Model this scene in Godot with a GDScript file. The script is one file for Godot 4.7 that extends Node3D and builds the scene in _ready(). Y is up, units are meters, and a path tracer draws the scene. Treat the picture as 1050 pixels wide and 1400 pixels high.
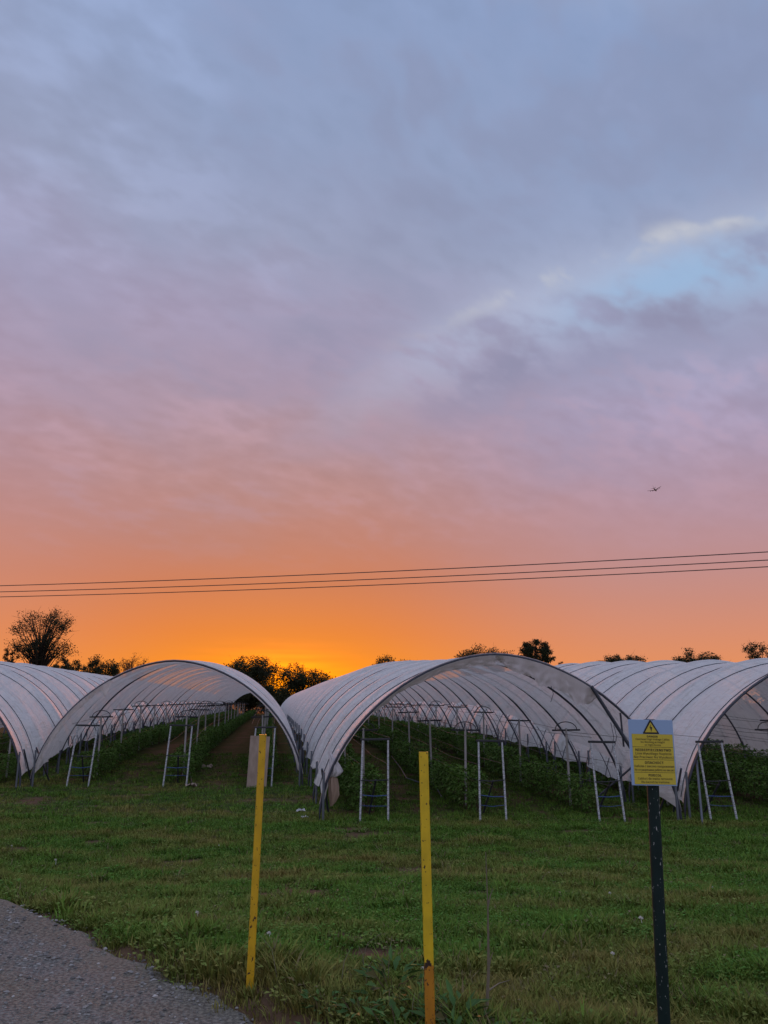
extends Node3D

# ------------------------------------------------------------------ layout
const EYE := 1.6
const PITCH := 13.9            # degrees, camera looks up
const FOCAL := 1057.0          # focal length in pixels of the 1050 x 1400 photograph
const SLANT := -0.141          # sideways drift of the tunnel rows per metre of depth
const ROW := 6.8               # distance between two leg rows
const FAR_END := 108.0         # depth where the tunnels end
const BAY := 2.3               # hoop spacing
const TUNNEL_H := 3.02

var rng := RandomNumberGenerator.new()
var n_soft := FastNoiseLite.new()
var n_fine := FastNoiseLite.new()
var n_patch := FastNoiseLite.new()
var taken := {}
var M := {}

# ------------------------------------------------------------------ mesh builder
class MB:
	var v := PackedVector3Array()
	var n := PackedVector3Array()
	var uv := PackedVector2Array()
	var c := PackedColorArray()
	var i := PackedInt32Array()
	var col := Color(1, 1, 1)

	func vert(p: Vector3, nn: Vector3, t := Vector2.ZERO) -> int:
		v.append(p); n.append(nn); uv.append(t); c.append(col)
		return v.size() - 1

	func tri(a: int, b: int, d: int) -> void:
		i.append(a); i.append(b); i.append(d)

	func quad(p0: Vector3, p1: Vector3, p2: Vector3, p3: Vector3, nn: Vector3) -> void:
		var k := v.size()
		vert(p0, nn, Vector2(0, 1)); vert(p1, nn, Vector2(1, 1)); vert(p2, nn, Vector2(1, 0)); vert(p3, nn, Vector2(0, 0))
		var f := (p1 - p0).cross(p2 - p0)
		if f.dot(nn) > 0:
			tri(k, k + 2, k + 1); tri(k, k + 3, k + 2)
		else:
			tri(k, k + 1, k + 2); tri(k, k + 2, k + 3)

	# tube through points, radius per point
	func tube(pts: Array, rad: Array, sides := 6, caps := true) -> void:
		var k0 := v.size()
		var m := pts.size()
		var ref := Vector3.UP
		var d0: Vector3 = (pts[m - 1] - pts[0]).normalized()
		if absf(d0.dot(ref)) > 0.9:
			ref = Vector3(0.3, 0.1, 0.95).normalized()
		var run := 0.0
		for a in m:
			var dir: Vector3
			if a == 0: dir = pts[1] - pts[0]
			elif a == m - 1: dir = pts[m - 1] - pts[m - 2]
			else: dir = pts[a + 1] - pts[a - 1]
			dir = dir.normalized()
			if a > 0: run += (pts[a] - pts[a - 1]).length()
			var s := dir.cross(ref)
			if s.length() < 0.05: s = dir.cross(Vector3(0.9, 0.2, 0.1))
			s = s.normalized()
			var t := s.cross(dir)
			var r: float = rad[a] if a < rad.size() else rad[rad.size() - 1]
			for j in sides + 1:
				var an := TAU * j / sides
				var o := s * cos(an) + t * sin(an)
				vert(pts[a] + o * r, o, Vector2(float(j) / sides, run))
		for a in m - 1:
			for j in sides:
				var p := k0 + a * (sides + 1) + j
				var q := p + sides + 1
				tri(p, p + 1, q); tri(p + 1, q + 1, q)
		if caps:
			for e in [0, m - 1]:
				var nn: Vector3 = ((pts[0] - pts[1]) if e == 0 else (pts[m - 1] - pts[m - 2])).normalized()
				var cc := vert(pts[e], nn)
				var first := v.size()
				for j in sides + 1:
					vert(v[k0 + e * (sides + 1) + j], nn)
				for j in sides:
					tri(cc, first + j, first + j + 1)

	# chamfered box, centre at t.origin
	func box(t: Transform3D, s: Vector3, ch := 0.0) -> void:
		var h := s * 0.5
		if ch <= 0.0:
			for ax in 3:
				for sg in [-1.0, 1.0]:
					var nn := Vector3.ZERO; nn[ax] = sg
					var a := Vector3.ZERO; a[(ax + 1) % 3] = h[(ax + 1) % 3]
					var b := Vector3.ZERO; b[(ax + 2) % 3] = h[(ax + 2) % 3]
					var o := nn * h[ax]
					quad(t * (o - a - b), t * (o + a - b), t * (o + a + b), t * (o - a + b), (t.basis * nn).normalized())
			return
		for ax in 3:
			for sg in [-1.0, 1.0]:
				var nn := Vector3.ZERO; nn[ax] = sg
				var a := Vector3.ZERO; a[(ax + 1) % 3] = h[(ax + 1) % 3] - ch
				var b := Vector3.ZERO; b[(ax + 2) % 3] = h[(ax + 2) % 3] - ch
				var o := nn * h[ax]
				quad(t * (o - a - b), t * (o + a - b), t * (o + a + b), t * (o - a + b), (t.basis * nn).normalized())
		for ax in 3:                       # edges along ax
			var u := (ax + 1) % 3
			var w := (ax + 2) % 3
			for su in [-1.0, 1.0]:
				for sw in [-1.0, 1.0]:
					var nn := Vector3.ZERO; nn[u] = su; nn[w] = sw
					var l := Vector3.ZERO; l[ax] = h[ax] - ch
					var pa := Vector3.ZERO; pa[u] = su * h[u]; pa[w] = sw * (h[w] - ch)
					var pb := Vector3.ZERO; pb[u] = su * (h[u] - ch); pb[w] = sw * h[w]
					quad(t * (pa - l), t * (pa + l), t * (pb + l), t * (pb - l), (t.basis * nn).normalized())
		for sx in [-1.0, 1.0]:
			for sy in [-1.0, 1.0]:
				for sz in [-1.0, 1.0]:
					var k := v.size()
					var nn := (t.basis * Vector3(sx, sy, sz)).normalized()
					vert(t * Vector3(sx * h.x, sy * (h.y - ch), sz * (h.z - ch)), nn)
					vert(t * Vector3(sx * (h.x - ch), sy * h.y, sz * (h.z - ch)), nn)
					vert(t * Vector3(sx * (h.x - ch), sy * (h.y - ch), sz * h.z), nn)
					tri(k, k + 1, k + 2)

	# leaf: pointed oval folded along its midrib; dir = along, up = face normal
	func leaf(p: Vector3, dir: Vector3, up: Vector3, l: float, w: float, fold := 0.25) -> void:
		var s := dir.cross(up).normalized()
		var m := p + dir * l * 0.45 - up * l * 0.04
		var tip := p + dir * l - up * l * 0.16
		var a := m + s * w * 0.5 + up * w * fold
		var b := m - s * w * 0.5 + up * w * fold
		var k := v.size()
		var na := (up - s * fold * 1.6).normalized()
		var nb := (up + s * fold * 1.6).normalized()
		vert(p, na); vert(a, na); vert(tip, na); vert(m, na)
		vert(p, nb); vert(b, nb); vert(tip, nb); vert(m, nb)
		tri(k, k + 1, k + 3); tri(k + 1, k + 2, k + 3)
		tri(k + 4, k + 7, k + 5); tri(k + 5, k + 7, k + 6)

	func mesh() -> ArrayMesh:
		for t in range(0, i.size(), 3):      # every face turned the way its normals point
			var a := i[t]; var b := i[t + 1]; var d := i[t + 2]
			if (v[d] - v[a]).cross(v[b] - v[a]).dot(n[a] + n[b] + n[d]) < 0.0:
				i[t + 1] = d; i[t + 2] = b
		var arr := []
		arr.resize(Mesh.ARRAY_MAX)
		arr[Mesh.ARRAY_VERTEX] = v
		arr[Mesh.ARRAY_NORMAL] = n
		arr[Mesh.ARRAY_TEX_UV] = uv
		arr[Mesh.ARRAY_COLOR] = c
		arr[Mesh.ARRAY_INDEX] = i
		var m := ArrayMesh.new()
		m.add_surface_from_arrays(Mesh.PRIMITIVE_TRIANGLES, arr)
		return m

# ------------------------------------------------------------------ nodes
func numbered(called: String) -> String:
	if not taken.has(called):
		taken[called] = 0
		return called
	taken[called] += 1
	return "%s_%03d" % [called, taken[called]]

func tag(o: Node3D, label: String, category: String, group := "") -> Node3D:
	o.set_meta("label", label); o.set_meta("category", category)
	if group: o.set_meta("group", group)
	return o

func thing(called: String, at: Vector3, label: String, category: String, group := "") -> Node3D:
	var o := Node3D.new()
	o.name = numbered(called)
	add_child(o)
	o.position = at
	return tag(o, label, category, group)

func put(called: String, mesh: Mesh, mat: Material, parent: Node3D = null, at := Vector3.ZERO) -> MeshInstance3D:
	var o := MeshInstance3D.new()
	o.mesh = mesh
	o.material_override = mat
	o.position = at
	if parent == null:
		o.name = numbered(called)
		add_child(o)
	else:
		o.name = called
		parent.add_child(o, true)
	return o

func struct(o: Node3D) -> Node3D:
	o.set_meta("kind", "structure")
	return o

func multi(called: String, mesh: Mesh, mat: Material, xf: Array, cols: Array, label: String, category: String) -> void:
	var mm := MultiMesh.new()
	mm.transform_format = MultiMesh.TRANSFORM_3D
	mm.use_colors = true
	mm.mesh = mesh
	mm.instance_count = xf.size()
	for k in xf.size():
		mm.set_instance_transform(k, xf[k])
		mm.set_instance_color(k, cols[k])
	var o := MultiMeshInstance3D.new()
	o.multimesh = mm
	o.material_override = mat
	o.name = numbered(called)
	add_child(o)
	o.set_meta("kind", "stuff")
	tag(o, label, category)

# ------------------------------------------------------------------ places
func srgb(c: Color) -> Color:
	return c.linear_to_srgb()

# direction of a pixel of the photograph, as (sideways per depth, rise per depth)
func ray(px: float, py: float) -> Vector2:
	var p := deg_to_rad(PITCH)
	var u := (px - 525.0) / FOCAL
	var w := (700.0 - py) / FOCAL
	var f := cos(p) - w * sin(p)
	return Vector2(u / f, (w * cos(p) + sin(p)) / f)

func at_depth(px: float, py: float, d: float) -> Vector3:
	var r := ray(px, py)
	return Vector3(r.x * d, EYE + r.y * d, -d)

func smooth(a: float, b: float, x: float) -> float:
	return smoothstep(a, b, x)

# height of the land; d is depth in front of the camera
func land(x: float, d: float) -> float:
	var h := -0.5 * smooth(4.2, 12.5, d) + 0.5 * smooth(15.0, 30.0, d) + 0.08 * smooth(30.0, 55.0, d)
	h -= 3.0 * smooth(120.0, 420.0, d)
	var e := x + d - 3.9
	if d < 15.0 and d > 0.0:
		h += 0.035 * n_soft.get_noise_2d(x * 0.9, d * 0.9) * smooth(0.2, 1.5, e) * (1.0 - smooth(12.0, 14.5, d))
	h += 0.06 * smooth(-0.05, 0.35, e) * (1.0 - smooth(0.6, 2.2, e))      # the verge stands a little proud of the track
	return h

func row_x(k: int, d: float) -> float:       # leg rows, k = 0 is the one between the two arches in the middle
	return -1.256 + SLANT * (d - 15.2) + ROW * k

# ------------------------------------------------------------------ ready
func _ready() -> void:
	rng.seed = 20240611
	n_soft.seed = 3; n_soft.frequency = 1.0; n_soft.fractal_octaves = 3
	n_fine.seed = 8; n_fine.frequency = 1.0; n_fine.fractal_octaves = 4
	n_patch.seed = 21; n_patch.frequency = 1.0; n_patch.fractal_octaves = 3

	# camera
	var cam := Camera3D.new()
	cam.name = "camera"
	add_child(cam)
	cam.position = Vector3(0, EYE, 0)
	cam.rotation_degrees = Vector3(PITCH, 0, 0)
	cam.fov = rad_to_deg(2.0 * atan(700.0 / FOCAL))
	cam.near = 0.05
	cam.far = 9000.0
	cam.current = true

	# sky and exposure
	var env := Environment.new()
	env.background_mode = Environment.BG_SKY
	var sky := Sky.new()
	var psm := PanoramaSkyMaterial.new()
	psm.panorama = ImageTexture.create_from_image(sky_image())
	sky.sky_material = psm
	env.sky = sky
	env.background_energy_multiplier = 1.0
	env.tonemap_mode = Environment.TONE_MAPPER_LINEAR
	env.tonemap_exposure = 1.0
	env.sdfgi_enabled = true
	env.ssao_enabled = true
	env.ssil_enabled = true
	var we := WorldEnvironment.new()
	we.name = "environment"
	we.environment = env
	add_child(we)

	# the sun has just reached the horizon, behind the trees between two tunnels
	var sun := DirectionalLight3D.new()
	sun.name = "sun"
	sun.light_color = Color(1.0, 0.55, 0.3)
	sun.light_energy = 0.6
	sun.light_angular_distance = 16.0
	sun.shadow_enabled = true
	add_child(sun)
	sun.rotation_degrees = Vector3(-5.0, 180.0 + 7.6, 0)

	materials()
	build_ground()
	build_track()
	build_tunnels()
	build_trees()
	build_rows()
	build_posts()
	build_sign()
	build_cables()
	build_airplane()
	build_grass()
	build_verge()
	build_scraps()

# ------------------------------------------------------------------ sky
const SKY_E := [0.0, 1.5, 3.0, 5.0, 8.5, 11.5, 15.0, 18.0, 22.0, 27.0, 33.0, 40.0, 50.0, 65.0, 90.0]
const SKY_C := [[250, 148, 50], [246, 143, 52], [239, 137, 58], [228, 131, 70], [206, 127, 93], [193, 132, 116], [185, 140, 137], [180, 146, 153], [173, 151, 168], [166, 156, 182], [154, 160, 188], [147, 161, 194], [142, 161, 199], [176, 193, 224], [196, 211, 238]]
const SKY_SIDE := [[236, 148, 86], [232, 146, 90], [228, 145, 96], [220, 143, 106], [203, 141, 124], [190, 142, 140], [182, 146, 156], [176, 150, 168], [168, 155, 181], [160, 159, 188], [152, 162, 192], [147, 162, 196], [142, 161, 199], [176, 193, 224], [196, 211, 238]]

func sky_lookup(tab: Array, e: float) -> Vector3:
	var k := 0
	while k < SKY_E.size() - 2 and e > SKY_E[k + 1]: k += 1
	var t: float = clampf((e - SKY_E[k]) / (SKY_E[k + 1] - SKY_E[k]), 0, 1)
	var a: Vector3 = tab[k]
	return a.lerp(tab[k + 1], t)

func lin3(r: float, g: float, b: float) -> Vector3:
	var c := Color(r / 255.0, g / 255.0, b / 255.0).srgb_to_linear()
	return Vector3(c.r, c.g, c.b)

func sky_image() -> Image:
	var w := 3072
	var h := 1536
	var img := Image.create(w, h, false, Image.FORMAT_RGBF)
	var tab := []
	for a in SKY_C: tab.append(lin3(a[0], a[1], a[2]))
	var side := []
	for a in SKY_SIDE: side.append(lin3(a[0], a[1], a[2]))
	var nz := FastNoiseLite.new()
	nz.seed = 5; nz.frequency = 1.0; nz.fractal_octaves = 5; nz.fractal_gain = 0.52
	var nb := FastNoiseLite.new()
	nb.seed = 12; nb.frequency = 1.0; nb.fractal_octaves = 4
	var dull := lin3(200, 198, 217)
	var mauve := lin3(150, 152, 180)
	var rose := lin3(190, 150, 160)
	var blue := lin3(150, 184, 220)
	var cream := lin3(204, 206, 212)
	var ground := lin3(120, 95, 85)
	for y in h:
		var el := 90.0 - (y + 0.5) / h * 180.0
		if el < -1.5:
			continue
		var ce := cos(deg_to_rad(el))
		var se := sin(deg_to_rad(maxf(el, 0.0)))
		var x := -1
		while x < w - 1:
			x += 1
			var az := (x + 0.5) / w * 360.0          # 0 = straight ahead (-z), growing to the right
			if az > 180.0: az -= 360.0
			if absf(az) > 60.0 and (y % 4 or x % 4):      # coarser grain behind the camera
				img.set_pixel(x, y, img.get_pixel(x - x % 4, y - y % 4))
				continue
			var ar := deg_to_rad(az)
			var px := sin(ar) * ce / (se + 0.28)
			var pz := cos(ar) * ce / (se + 0.28)
			# streaks run from the lower left to the upper right
			var sx := px * 0.82 + pz * 0.57
			var sz := -px * 0.57 + pz * 0.82
			var warp := nb.get_noise_2d(px * 1.3 + 7.0, pz * 1.3)
			var big := nz.get_noise_2d(sx * 0.75 + warp * 0.25, sz * 1.5 + warp * 0.25 + 3.0)
			var fine := nz.get_noise_2d(sx * 3.6 + 11.0, sz * 6.2 + warp * 0.5)
			var micro := nz.get_noise_2d(sx * 11.0 + 31.0, sz * 19.0)
			fine = fine * 0.8 + micro * 0.38
			var da := absf(az + 7.6)
			# to the right of the sun the colours change nearer the horizon, far round it they fade out
			var stretch := 1.0 + 0.16 * smooth(4.0, 38.0, az + 7.6) - 0.10 * smooth(4.0, 30.0, -(az + 7.6)) * (1.0 - smooth(30.0, 80.0, -(az + 7.6)))
			var ee := el * stretch + (0.8 * smooth(4.0, 34.0, da) * smooth(0.0, 6.0, el) + 4.0 * smooth(30.0, 80.0, da)) * (1.0 - smooth(20.0, 50.0, el))
			ee += (big * 3.2 + fine * 1.2) * smooth(6.0, 22.0, el)
			ee = clampf(ee, 0, 90)
			var away := smooth(4.0, 27.0, az + 7.6) if az > -7.6 else 0.7 * smooth(5.0, 24.0, da) + 0.3 * smooth(40.0, 90.0, da)
			var c := sky_lookup(tab, ee).lerp(sky_lookup(side, ee), away)
			c *= 1.0 + (0.07 * fine + 0.05 * micro) * smooth(8.0, 20.0, el)
			c = c.lerp(dull, 0.75 * smooth(45.0, 120.0, da) * (1.0 - smooth(35.0, 70.0, el)))
			# thin cloud: darker mauve strips, paler strips between them
			var amt := smooth(9.0, 24.0, el)
			var dark := smooth(0.0, 0.40, big * 0.8 + 0.55 * fine)
			c = c.lerp(mauve.lerp(c, 0.4) * 0.84, dark * (0.32 + 0.25 * smooth(24.0, 36.0, el)) * amt)
			var pale := smooth(0.04, 0.45, -big * 0.8 + 0.5 * fine)
			c = c.lerp(c * 1.13 + Vector3(0.004, 0.010, 0.022), pale * 0.55 * amt)
			# rosy underlight low down
			c = c.lerp(rose, 0.20 * smooth(0.0, 0.4, fine + 0.4 * big) * smooth(8.0, 15.0, el) * (1.0 - smooth(20.0, 30.0, el)) * (1.0 - smooth(40.0, 90.0, da)))
			# the break in the cloud to the right, blue with a cream edge
			if az > -12.0 and az < 60.0 and el > 15.0 and el < 45.0:
				var line := 25.2 + 0.52 * az - 0.0105 * az * az + 0.9 * warp + 1.0 * fine
				var off := el - line
				var right := 1.0 - smooth(44.0, 58.0, az)
				var haze := exp(-pow((off + 1.6) / 3.0, 2.0)) * smooth(-10.0, 12.0, az) * right
				c = c.lerp(lin3(178, 186, 212), haze * clampf(0.55 - 1.2 * fine, 0.0, 0.8))
				var gap := exp(-pow((off + 2.4) / 2.0, 2.0)) * smooth(9.0, 22.0, az) * right
				gap *= clampf(0.66 - 1.9 * fine, 0.0, 1.0)
				c = c.lerp(blue, gap * 0.75)
				var edge := exp(-pow(off / 0.8, 2.0)) * smooth(-3.0, 14.0, az) * right * clampf(0.38 + 2.4 * fine, 0.0, 1.0)
				c = c.lerp(cream, edge * 0.66)
				var under := exp(-pow((off + 5.6) / 2.2, 2.0)) * smooth(-2.0, 10.0, az) * (1.0 - smooth(42.0, 58.0, az))
				c = c.lerp(lin3(142, 142, 170), under * clampf(0.45 + 1.2 * fine, 0.0, 0.8))
			# glow low over the sun with thin bars of cloud
			var g := exp(-pow(da / 11.0, 2.0)) * exp(-maxf(el, 0.0) / 4.5)
			c += Vector3(0.24, 0.09, -0.05) * g
			if el < 7.0 and da < 40.0:
				var core := exp(-pow(da / 4.2, 2.0)) * exp(-pow((el - 1.9) / 1.5, 2.0))
				var bars := 0.5 + 0.5 * clampf(nz.get_noise_2d(az * 0.12, el * 2.6) * 3.0, -1.0, 1.0)
				c += Vector3(1.3, 0.26, 0.0) * core * (0.35 + 0.65 * bars)
			img.set_pixel(x, y, Color(maxf(c.x, 0.0), maxf(c.y, 0.0), maxf(c.z, 0.0)))
	var gc := Color(ground.x, ground.y, ground.z)
	for y in h:
		if 90.0 - (y + 0.5) / h * 180.0 < -1.5:
			img.fill_rect(Rect2i(0, y, w, h - y), gc)
			break
	return img

# ------------------------------------------------------------------ materials
func plain(c: Color, rough := 0.8, metal := 0.0) -> StandardMaterial3D:
	var m := StandardMaterial3D.new()
	m.albedo_color = srgb(c)
	m.roughness = rough
	m.metallic = metal
	m.cull_mode = BaseMaterial3D.CULL_DISABLED
	return m

func noise_tex(size: int, freq: float, oct: int, lo: Color, hi: Color, sd: int, sharp := 1.0) -> ImageTexture:
	var nz := FastNoiseLite.new()
	nz.seed = sd; nz.frequency = freq; nz.fractal_octaves = oct
	var im := nz.get_seamless_image(size, size)
	var out := Image.create(size, size, true, Image.FORMAT_RGB8)
	for y in size:
		for x in size:
			var t := clampf((im.get_pixel(x, y).r - 0.5) * sharp + 0.5, 0, 1)
			out.set_pixel(x, y, srgb(lo.lerp(hi, t)))
	out.generate_mipmaps()
	return ImageTexture.create_from_image(out)

func height_tex(size: int, freq: float, oct: int, sd: int) -> ImageTexture:
	var nz := FastNoiseLite.new()
	nz.seed = sd; nz.frequency = freq; nz.fractal_octaves = oct
	return ImageTexture.create_from_image(nz.get_seamless_image(size, size))

func materials() -> void:
	var g := StandardMaterial3D.new()                  # soil and turf under the grass
	g.vertex_color_use_as_albedo = true
	g.albedo_texture = noise_tex(512, 0.02, 5, Color(0.55, 0.55, 0.55), Color(1.0, 1.0, 1.0), 4, 1.6)
	g.uv1_triplanar = true; g.uv1_world_triplanar = true; g.uv1_scale = Vector3(0.9, 0.9, 0.9)
	g.roughness = 0.95
	g.metallic_specular = 0.15
	M.ground = g
	var r := StandardMaterial3D.new()                  # gravel and packed dirt
	r.albedo_texture = noise_tex(1024, 0.035, 5, Color(0.38, 0.37, 0.37), Color(1.0, 1.0, 1.0), 9, 1.8)
	r.uv1_triplanar = true; r.uv1_world_triplanar = true; r.uv1_scale = Vector3(0.8, 0.8, 0.8)
	r.heightmap_enabled = true
	r.heightmap_texture = height_tex(1024, 0.05, 5, 10)
	r.heightmap_scale = 2.2
	r.roughness = 0.95
	r.vertex_color_use_as_albedo = true
	M.track = r
	M.stone = plain(Color(1, 1, 1), 0.9); M.stone.vertex_color_use_as_albedo = true
	M.leaf = plain(Color(1, 1, 1), 0.65); M.leaf.metallic_specular = 0.3; M.leaf.vertex_color_use_as_albedo = true; M.leaf.backlight_enabled = true; M.leaf.backlight = Color(0.35, 0.35, 0.2)
	M.grass = plain(Color(1, 1, 1), 0.8); M.grass.metallic_specular = 0.15; M.grass.vertex_color_use_as_albedo = true; M.grass.backlight_enabled = true; M.grass.backlight = Color(0.25, 0.25, 0.15)
	# milky polythene
	var f := plain(Color(1, 1, 1), 0.6); f.metallic_specular = 0.35
	f.albedo_texture = film_texture()
	f.heightmap_enabled = true
	f.heightmap_texture = wrinkle_texture()
	f.heightmap_scale = 2.0
	f.uv1_scale = Vector3(0.5, 0.5, 1)
	f.transparency = BaseMaterial3D.TRANSPARENCY_ALPHA
	f.albedo_color = Color(1, 1, 1, 0.80)
	f.backlight_enabled = true; f.backlight = Color(0.78, 0.76, 0.76)
	M.film = f
	M.torn = plain(Color(0.62, 0.61, 0.64), 0.6); M.torn.backlight_enabled = true; M.torn.backlight = Color(0.5, 0.48, 0.48)
	M.old_film = plain(Color(0.34, 0.25, 0.19), 0.6); M.old_film.backlight_enabled = true; M.old_film.backlight = Color(0.4, 0.35, 0.3)
	M.steel = plain(Color(0.055, 0.062, 0.085), 0.5, 0.2)
	M.galv = plain(Color(0.13, 0.15, 0.18), 0.5, 0.3)
	M.rope = plain(Color(0.03, 0.035, 0.06), 0.8)
	M.dark = plain(Color(0.03, 0.034, 0.04), 0.7)
	M.tape = plain(Color(1, 1, 1), 0.55)
	M.tape.albedo_texture = leg_texture()
	M.twine = plain(Color(0.05, 0.10, 0.30), 0.7)
	M.wire = plain(Color(0.12, 0.12, 0.13), 0.5, 0.6)
	M.postwood = plain(Color(0.42, 0.42, 0.42), 0.8)
	M.bark = plain(Color(0.035, 0.026, 0.020), 0.95)
	M.cane = plain(Color(0.10, 0.065, 0.04), 0.9)
	M.board = plain(Color(1, 1, 1), 0.8)
	M.board.albedo_texture = noise_tex(256, 0.02, 4, Color(0.30, 0.235, 0.19), Color(0.42, 0.34, 0.285), 50, 1.4)
	M.board.uv1_triplanar = true; M.board.uv1_scale = Vector3(1.2, 0.4, 1.2)
	M.pipe = plain(Color(0.05, 0.045, 0.05), 0.5)
	M.scrap = plain(Color(0.6, 0.6, 0.62), 0.5)
	M.cable = plain(Color(0.02, 0.02, 0.022), 0.6)
	M.plane = plain(Color(0.10, 0.10, 0.12), 0.5)
	M.petal = plain(Color(0.75, 0.74, 0.7), 0.8)
	M.dry = plain(Color(0.20, 0.175, 0.13), 0.9)
	M.green_paint = plain(Color(1, 1, 1), 0.6); M.green_paint.metallic_specular = 0.3
	M.green_paint.albedo_texture = chipped(Color(0.010, 0.022, 0.022), Color(0.012, 0.028, 0.027), Color(0.45, 0.46, 0.45), 77, 0.0, 0.0, 0.012)
	M.yellow_a = plain(Color(1, 1, 1), 0.45)
	M.yellow_a.albedo_texture = chipped(Color(0.58, 0.31, 0.012), Color(0.70, 0.43, 0.012), Color(0.05, 0.022, 0.01), 61, 0.0, 0.35, 0.03)
	M.yellow_b = plain(Color(1, 1, 1), 0.45)
	M.yellow_b.albedo_texture = chipped(Color(0.52, 0.22, 0.012), Color(0.74, 0.52, 0.014), Color(0.035, 0.018, 0.01), 65, 0.28, 0.32, 0.03)

# wrinkles that run from hoop to rope: fine across the sheet (u), long along the tunnel (v)
func wrinkle_texture() -> ImageTexture:
	var nz := FastNoiseLite.new()
	nz.seed = 140; nz.frequency = 0.05; nz.fractal_octaves = 3
	var a := nz.get_seamless_image(512, 512)
	a.resize(512, 2048)
	var out := Image.create(512, 512, false, Image.FORMAT_L8)
	var nb := FastNoiseLite.new()
	nb.seed = 141; nb.frequency = 0.012; nb.fractal_octaves = 4
	var b := nb.get_seamless_image(512, 512)
	for y in 512:
		for x in 512:
			var t := a.get_pixel(x, (y * 4 / 4) % 2048).r * 0.6 + b.get_pixel(x, y).r * 0.4
			out.set_pixel(x, y, Color(t, t, t))
	return ImageTexture.create_from_image(out)

# polythene with faint dirt that has run down the sheet (along u)
func film_texture() -> ImageTexture:
	var nz := FastNoiseLite.new()
	nz.seed = 31; nz.frequency = 0.012; nz.fractal_octaves = 5
	var im := nz.get_seamless_image(512, 512)
	var ns := FastNoiseLite.new()
	ns.seed = 33; ns.frequency = 0.03; ns.fractal_octaves = 4
	var st := ns.get_seamless_image(512, 512)
	var out := Image.create(512, 512, true, Image.FORMAT_RGB8)
	for y in 512:
		for x in 512:
			var t := clampf((im.get_pixel(x, y).r - 0.5) * 1.5 + 0.5, 0, 1)
			var c := Color(0.90, 0.89, 0.90).lerp(Color(0.97, 0.97, 0.97), t)
			var d := clampf((st.get_pixel(x / 4, y).r - 0.62) * 3.0, 0, 0.35)
			out.set_pixel(x, y, srgb(c.lerp(Color(0.52, 0.50, 0.44), d)))
	out.generate_mipmaps()
	return ImageTexture.create_from_image(out)

# painted metal as seen round the post (u) and along it (v, 0 at the foot): older coat below `seam`, paint chips
func chipped(low: Color, high: Color, bare: Color, sd: int, seam: float, chips_to: float, few: float) -> ImageTexture:
	var nz := FastNoiseLite.new()
	nz.seed = sd; nz.frequency = 0.045; nz.fractal_octaves = 4
	var nf := FastNoiseLite.new()
	nf.seed = sd + 1; nf.frequency = 0.02; nf.fractal_octaves = 3
	var im := Image.create(128, 1024, true, Image.FORMAT_RGB8)
	for y in 1024:
		var t := 1.0 - (y + 0.5) / 1024.0
		for x in 128:
			var a := nz.get_noise_2d(x, y * 0.35)
			var b := nf.get_noise_2d(x, y * 0.5)
			var edge := seam + 0.012 * a
			var c := low if t < edge else high
			c = c.lerp(c * 0.8, clampf(0.4 + b, 0, 1))
			var thr := 0.34 - 0.0 if t < chips_to else 0.55
			if seam > 0.0 and absf(t - seam) < 0.02: thr = 0.12
			if a > thr or (few > 0.0 and nz.get_noise_2d(x * 2.1 + 400, y * 0.9) > 0.58 - few):
				c = bare
			im.set_pixel(x, y, srgb(c))
	im.generate_mipmaps()
	return ImageTexture.create_from_image(im)

# pale tube marked with dark rings and worn spots, as the trellis legs are
func leg_texture() -> ImageTexture:
	var nz := FastNoiseLite.new()
	nz.seed = 91; nz.frequency = 0.06; nz.fractal_octaves = 3
	var im := Image.create(32, 512, true, Image.FORMAT_RGB8)
	for y in 512:
		for x in 32:
			var c := Color(0.58, 0.62, 0.66)
			c = c.lerp(Color(0.26, 0.30, 0.34), clampf(0.3 + nz.get_noise_2d(x, y * 0.5), 0, 1))
			if y % 36 < 3 or nz.get_noise_2d(x * 1.5 + 90, y) > 0.42:
				c = Color(0.16, 0.17, 0.19)
			im.set_pixel(x, y, srgb(c))
	im.generate_mipmaps()
	return ImageTexture.create_from_image(im)

# ------------------------------------------------------------------ ground
func tunnel_front(k: int) -> float:
	return [19.6, 20.0, 15.2, 15.3][k + 2]

# how bare the soil is, 0..1
func bare(x: float, d: float) -> float:
	var e := x + d - 3.9
	var b := smooth(0.27, 0.55, n_patch.get_noise_2d(x * 0.42 + 5.0, d * 0.75) + 0.25 * n_fine.get_noise_2d(x * 3.0, d * 3.0))
	b = maxf(b, 1.0 - smooth(-0.05, 0.5, e + 0.5 * n_fine.get_noise_2d(x * 1.5, d * 1.5)))
	if d > 13.6 and d < 110.0:
		var rel := (x - row_x(0, d)) / ROW
		var k := floori(rel)
		if k >= -2 and k <= 2:
			var s := (rel - k) * ROW
			var into := smooth(-1.2, 0.8, d - (15.2 if k >= 0 else 19.7))
			var alley := 0.0
			for a in [2.25, 4.55]:
				alley = maxf(alley, exp(-pow((s - a) / 0.42, 2.0)))
			var wild := 0.5 + 0.8 * n_patch.get_noise_2d(x * 0.8, d * 0.5)
			b = maxf(b, clampf(alley * (0.7 if k == -1 else 0.55) * wild * 1.5, 0, 1) * into)
	return b

func dryness(x: float, d: float) -> float:
	var t := n_patch.get_noise_2d(x * 0.30 + 40.0, d * 0.55 + 9.0) + 0.4 * n_fine.get_noise_2d(x * 1.4, d * 1.8)
	return clampf(0.30 + 1.15 * t - 0.045 * x - 0.05 * maxf(0.0, d - 11.0), 0.0, 1.0)

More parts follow.
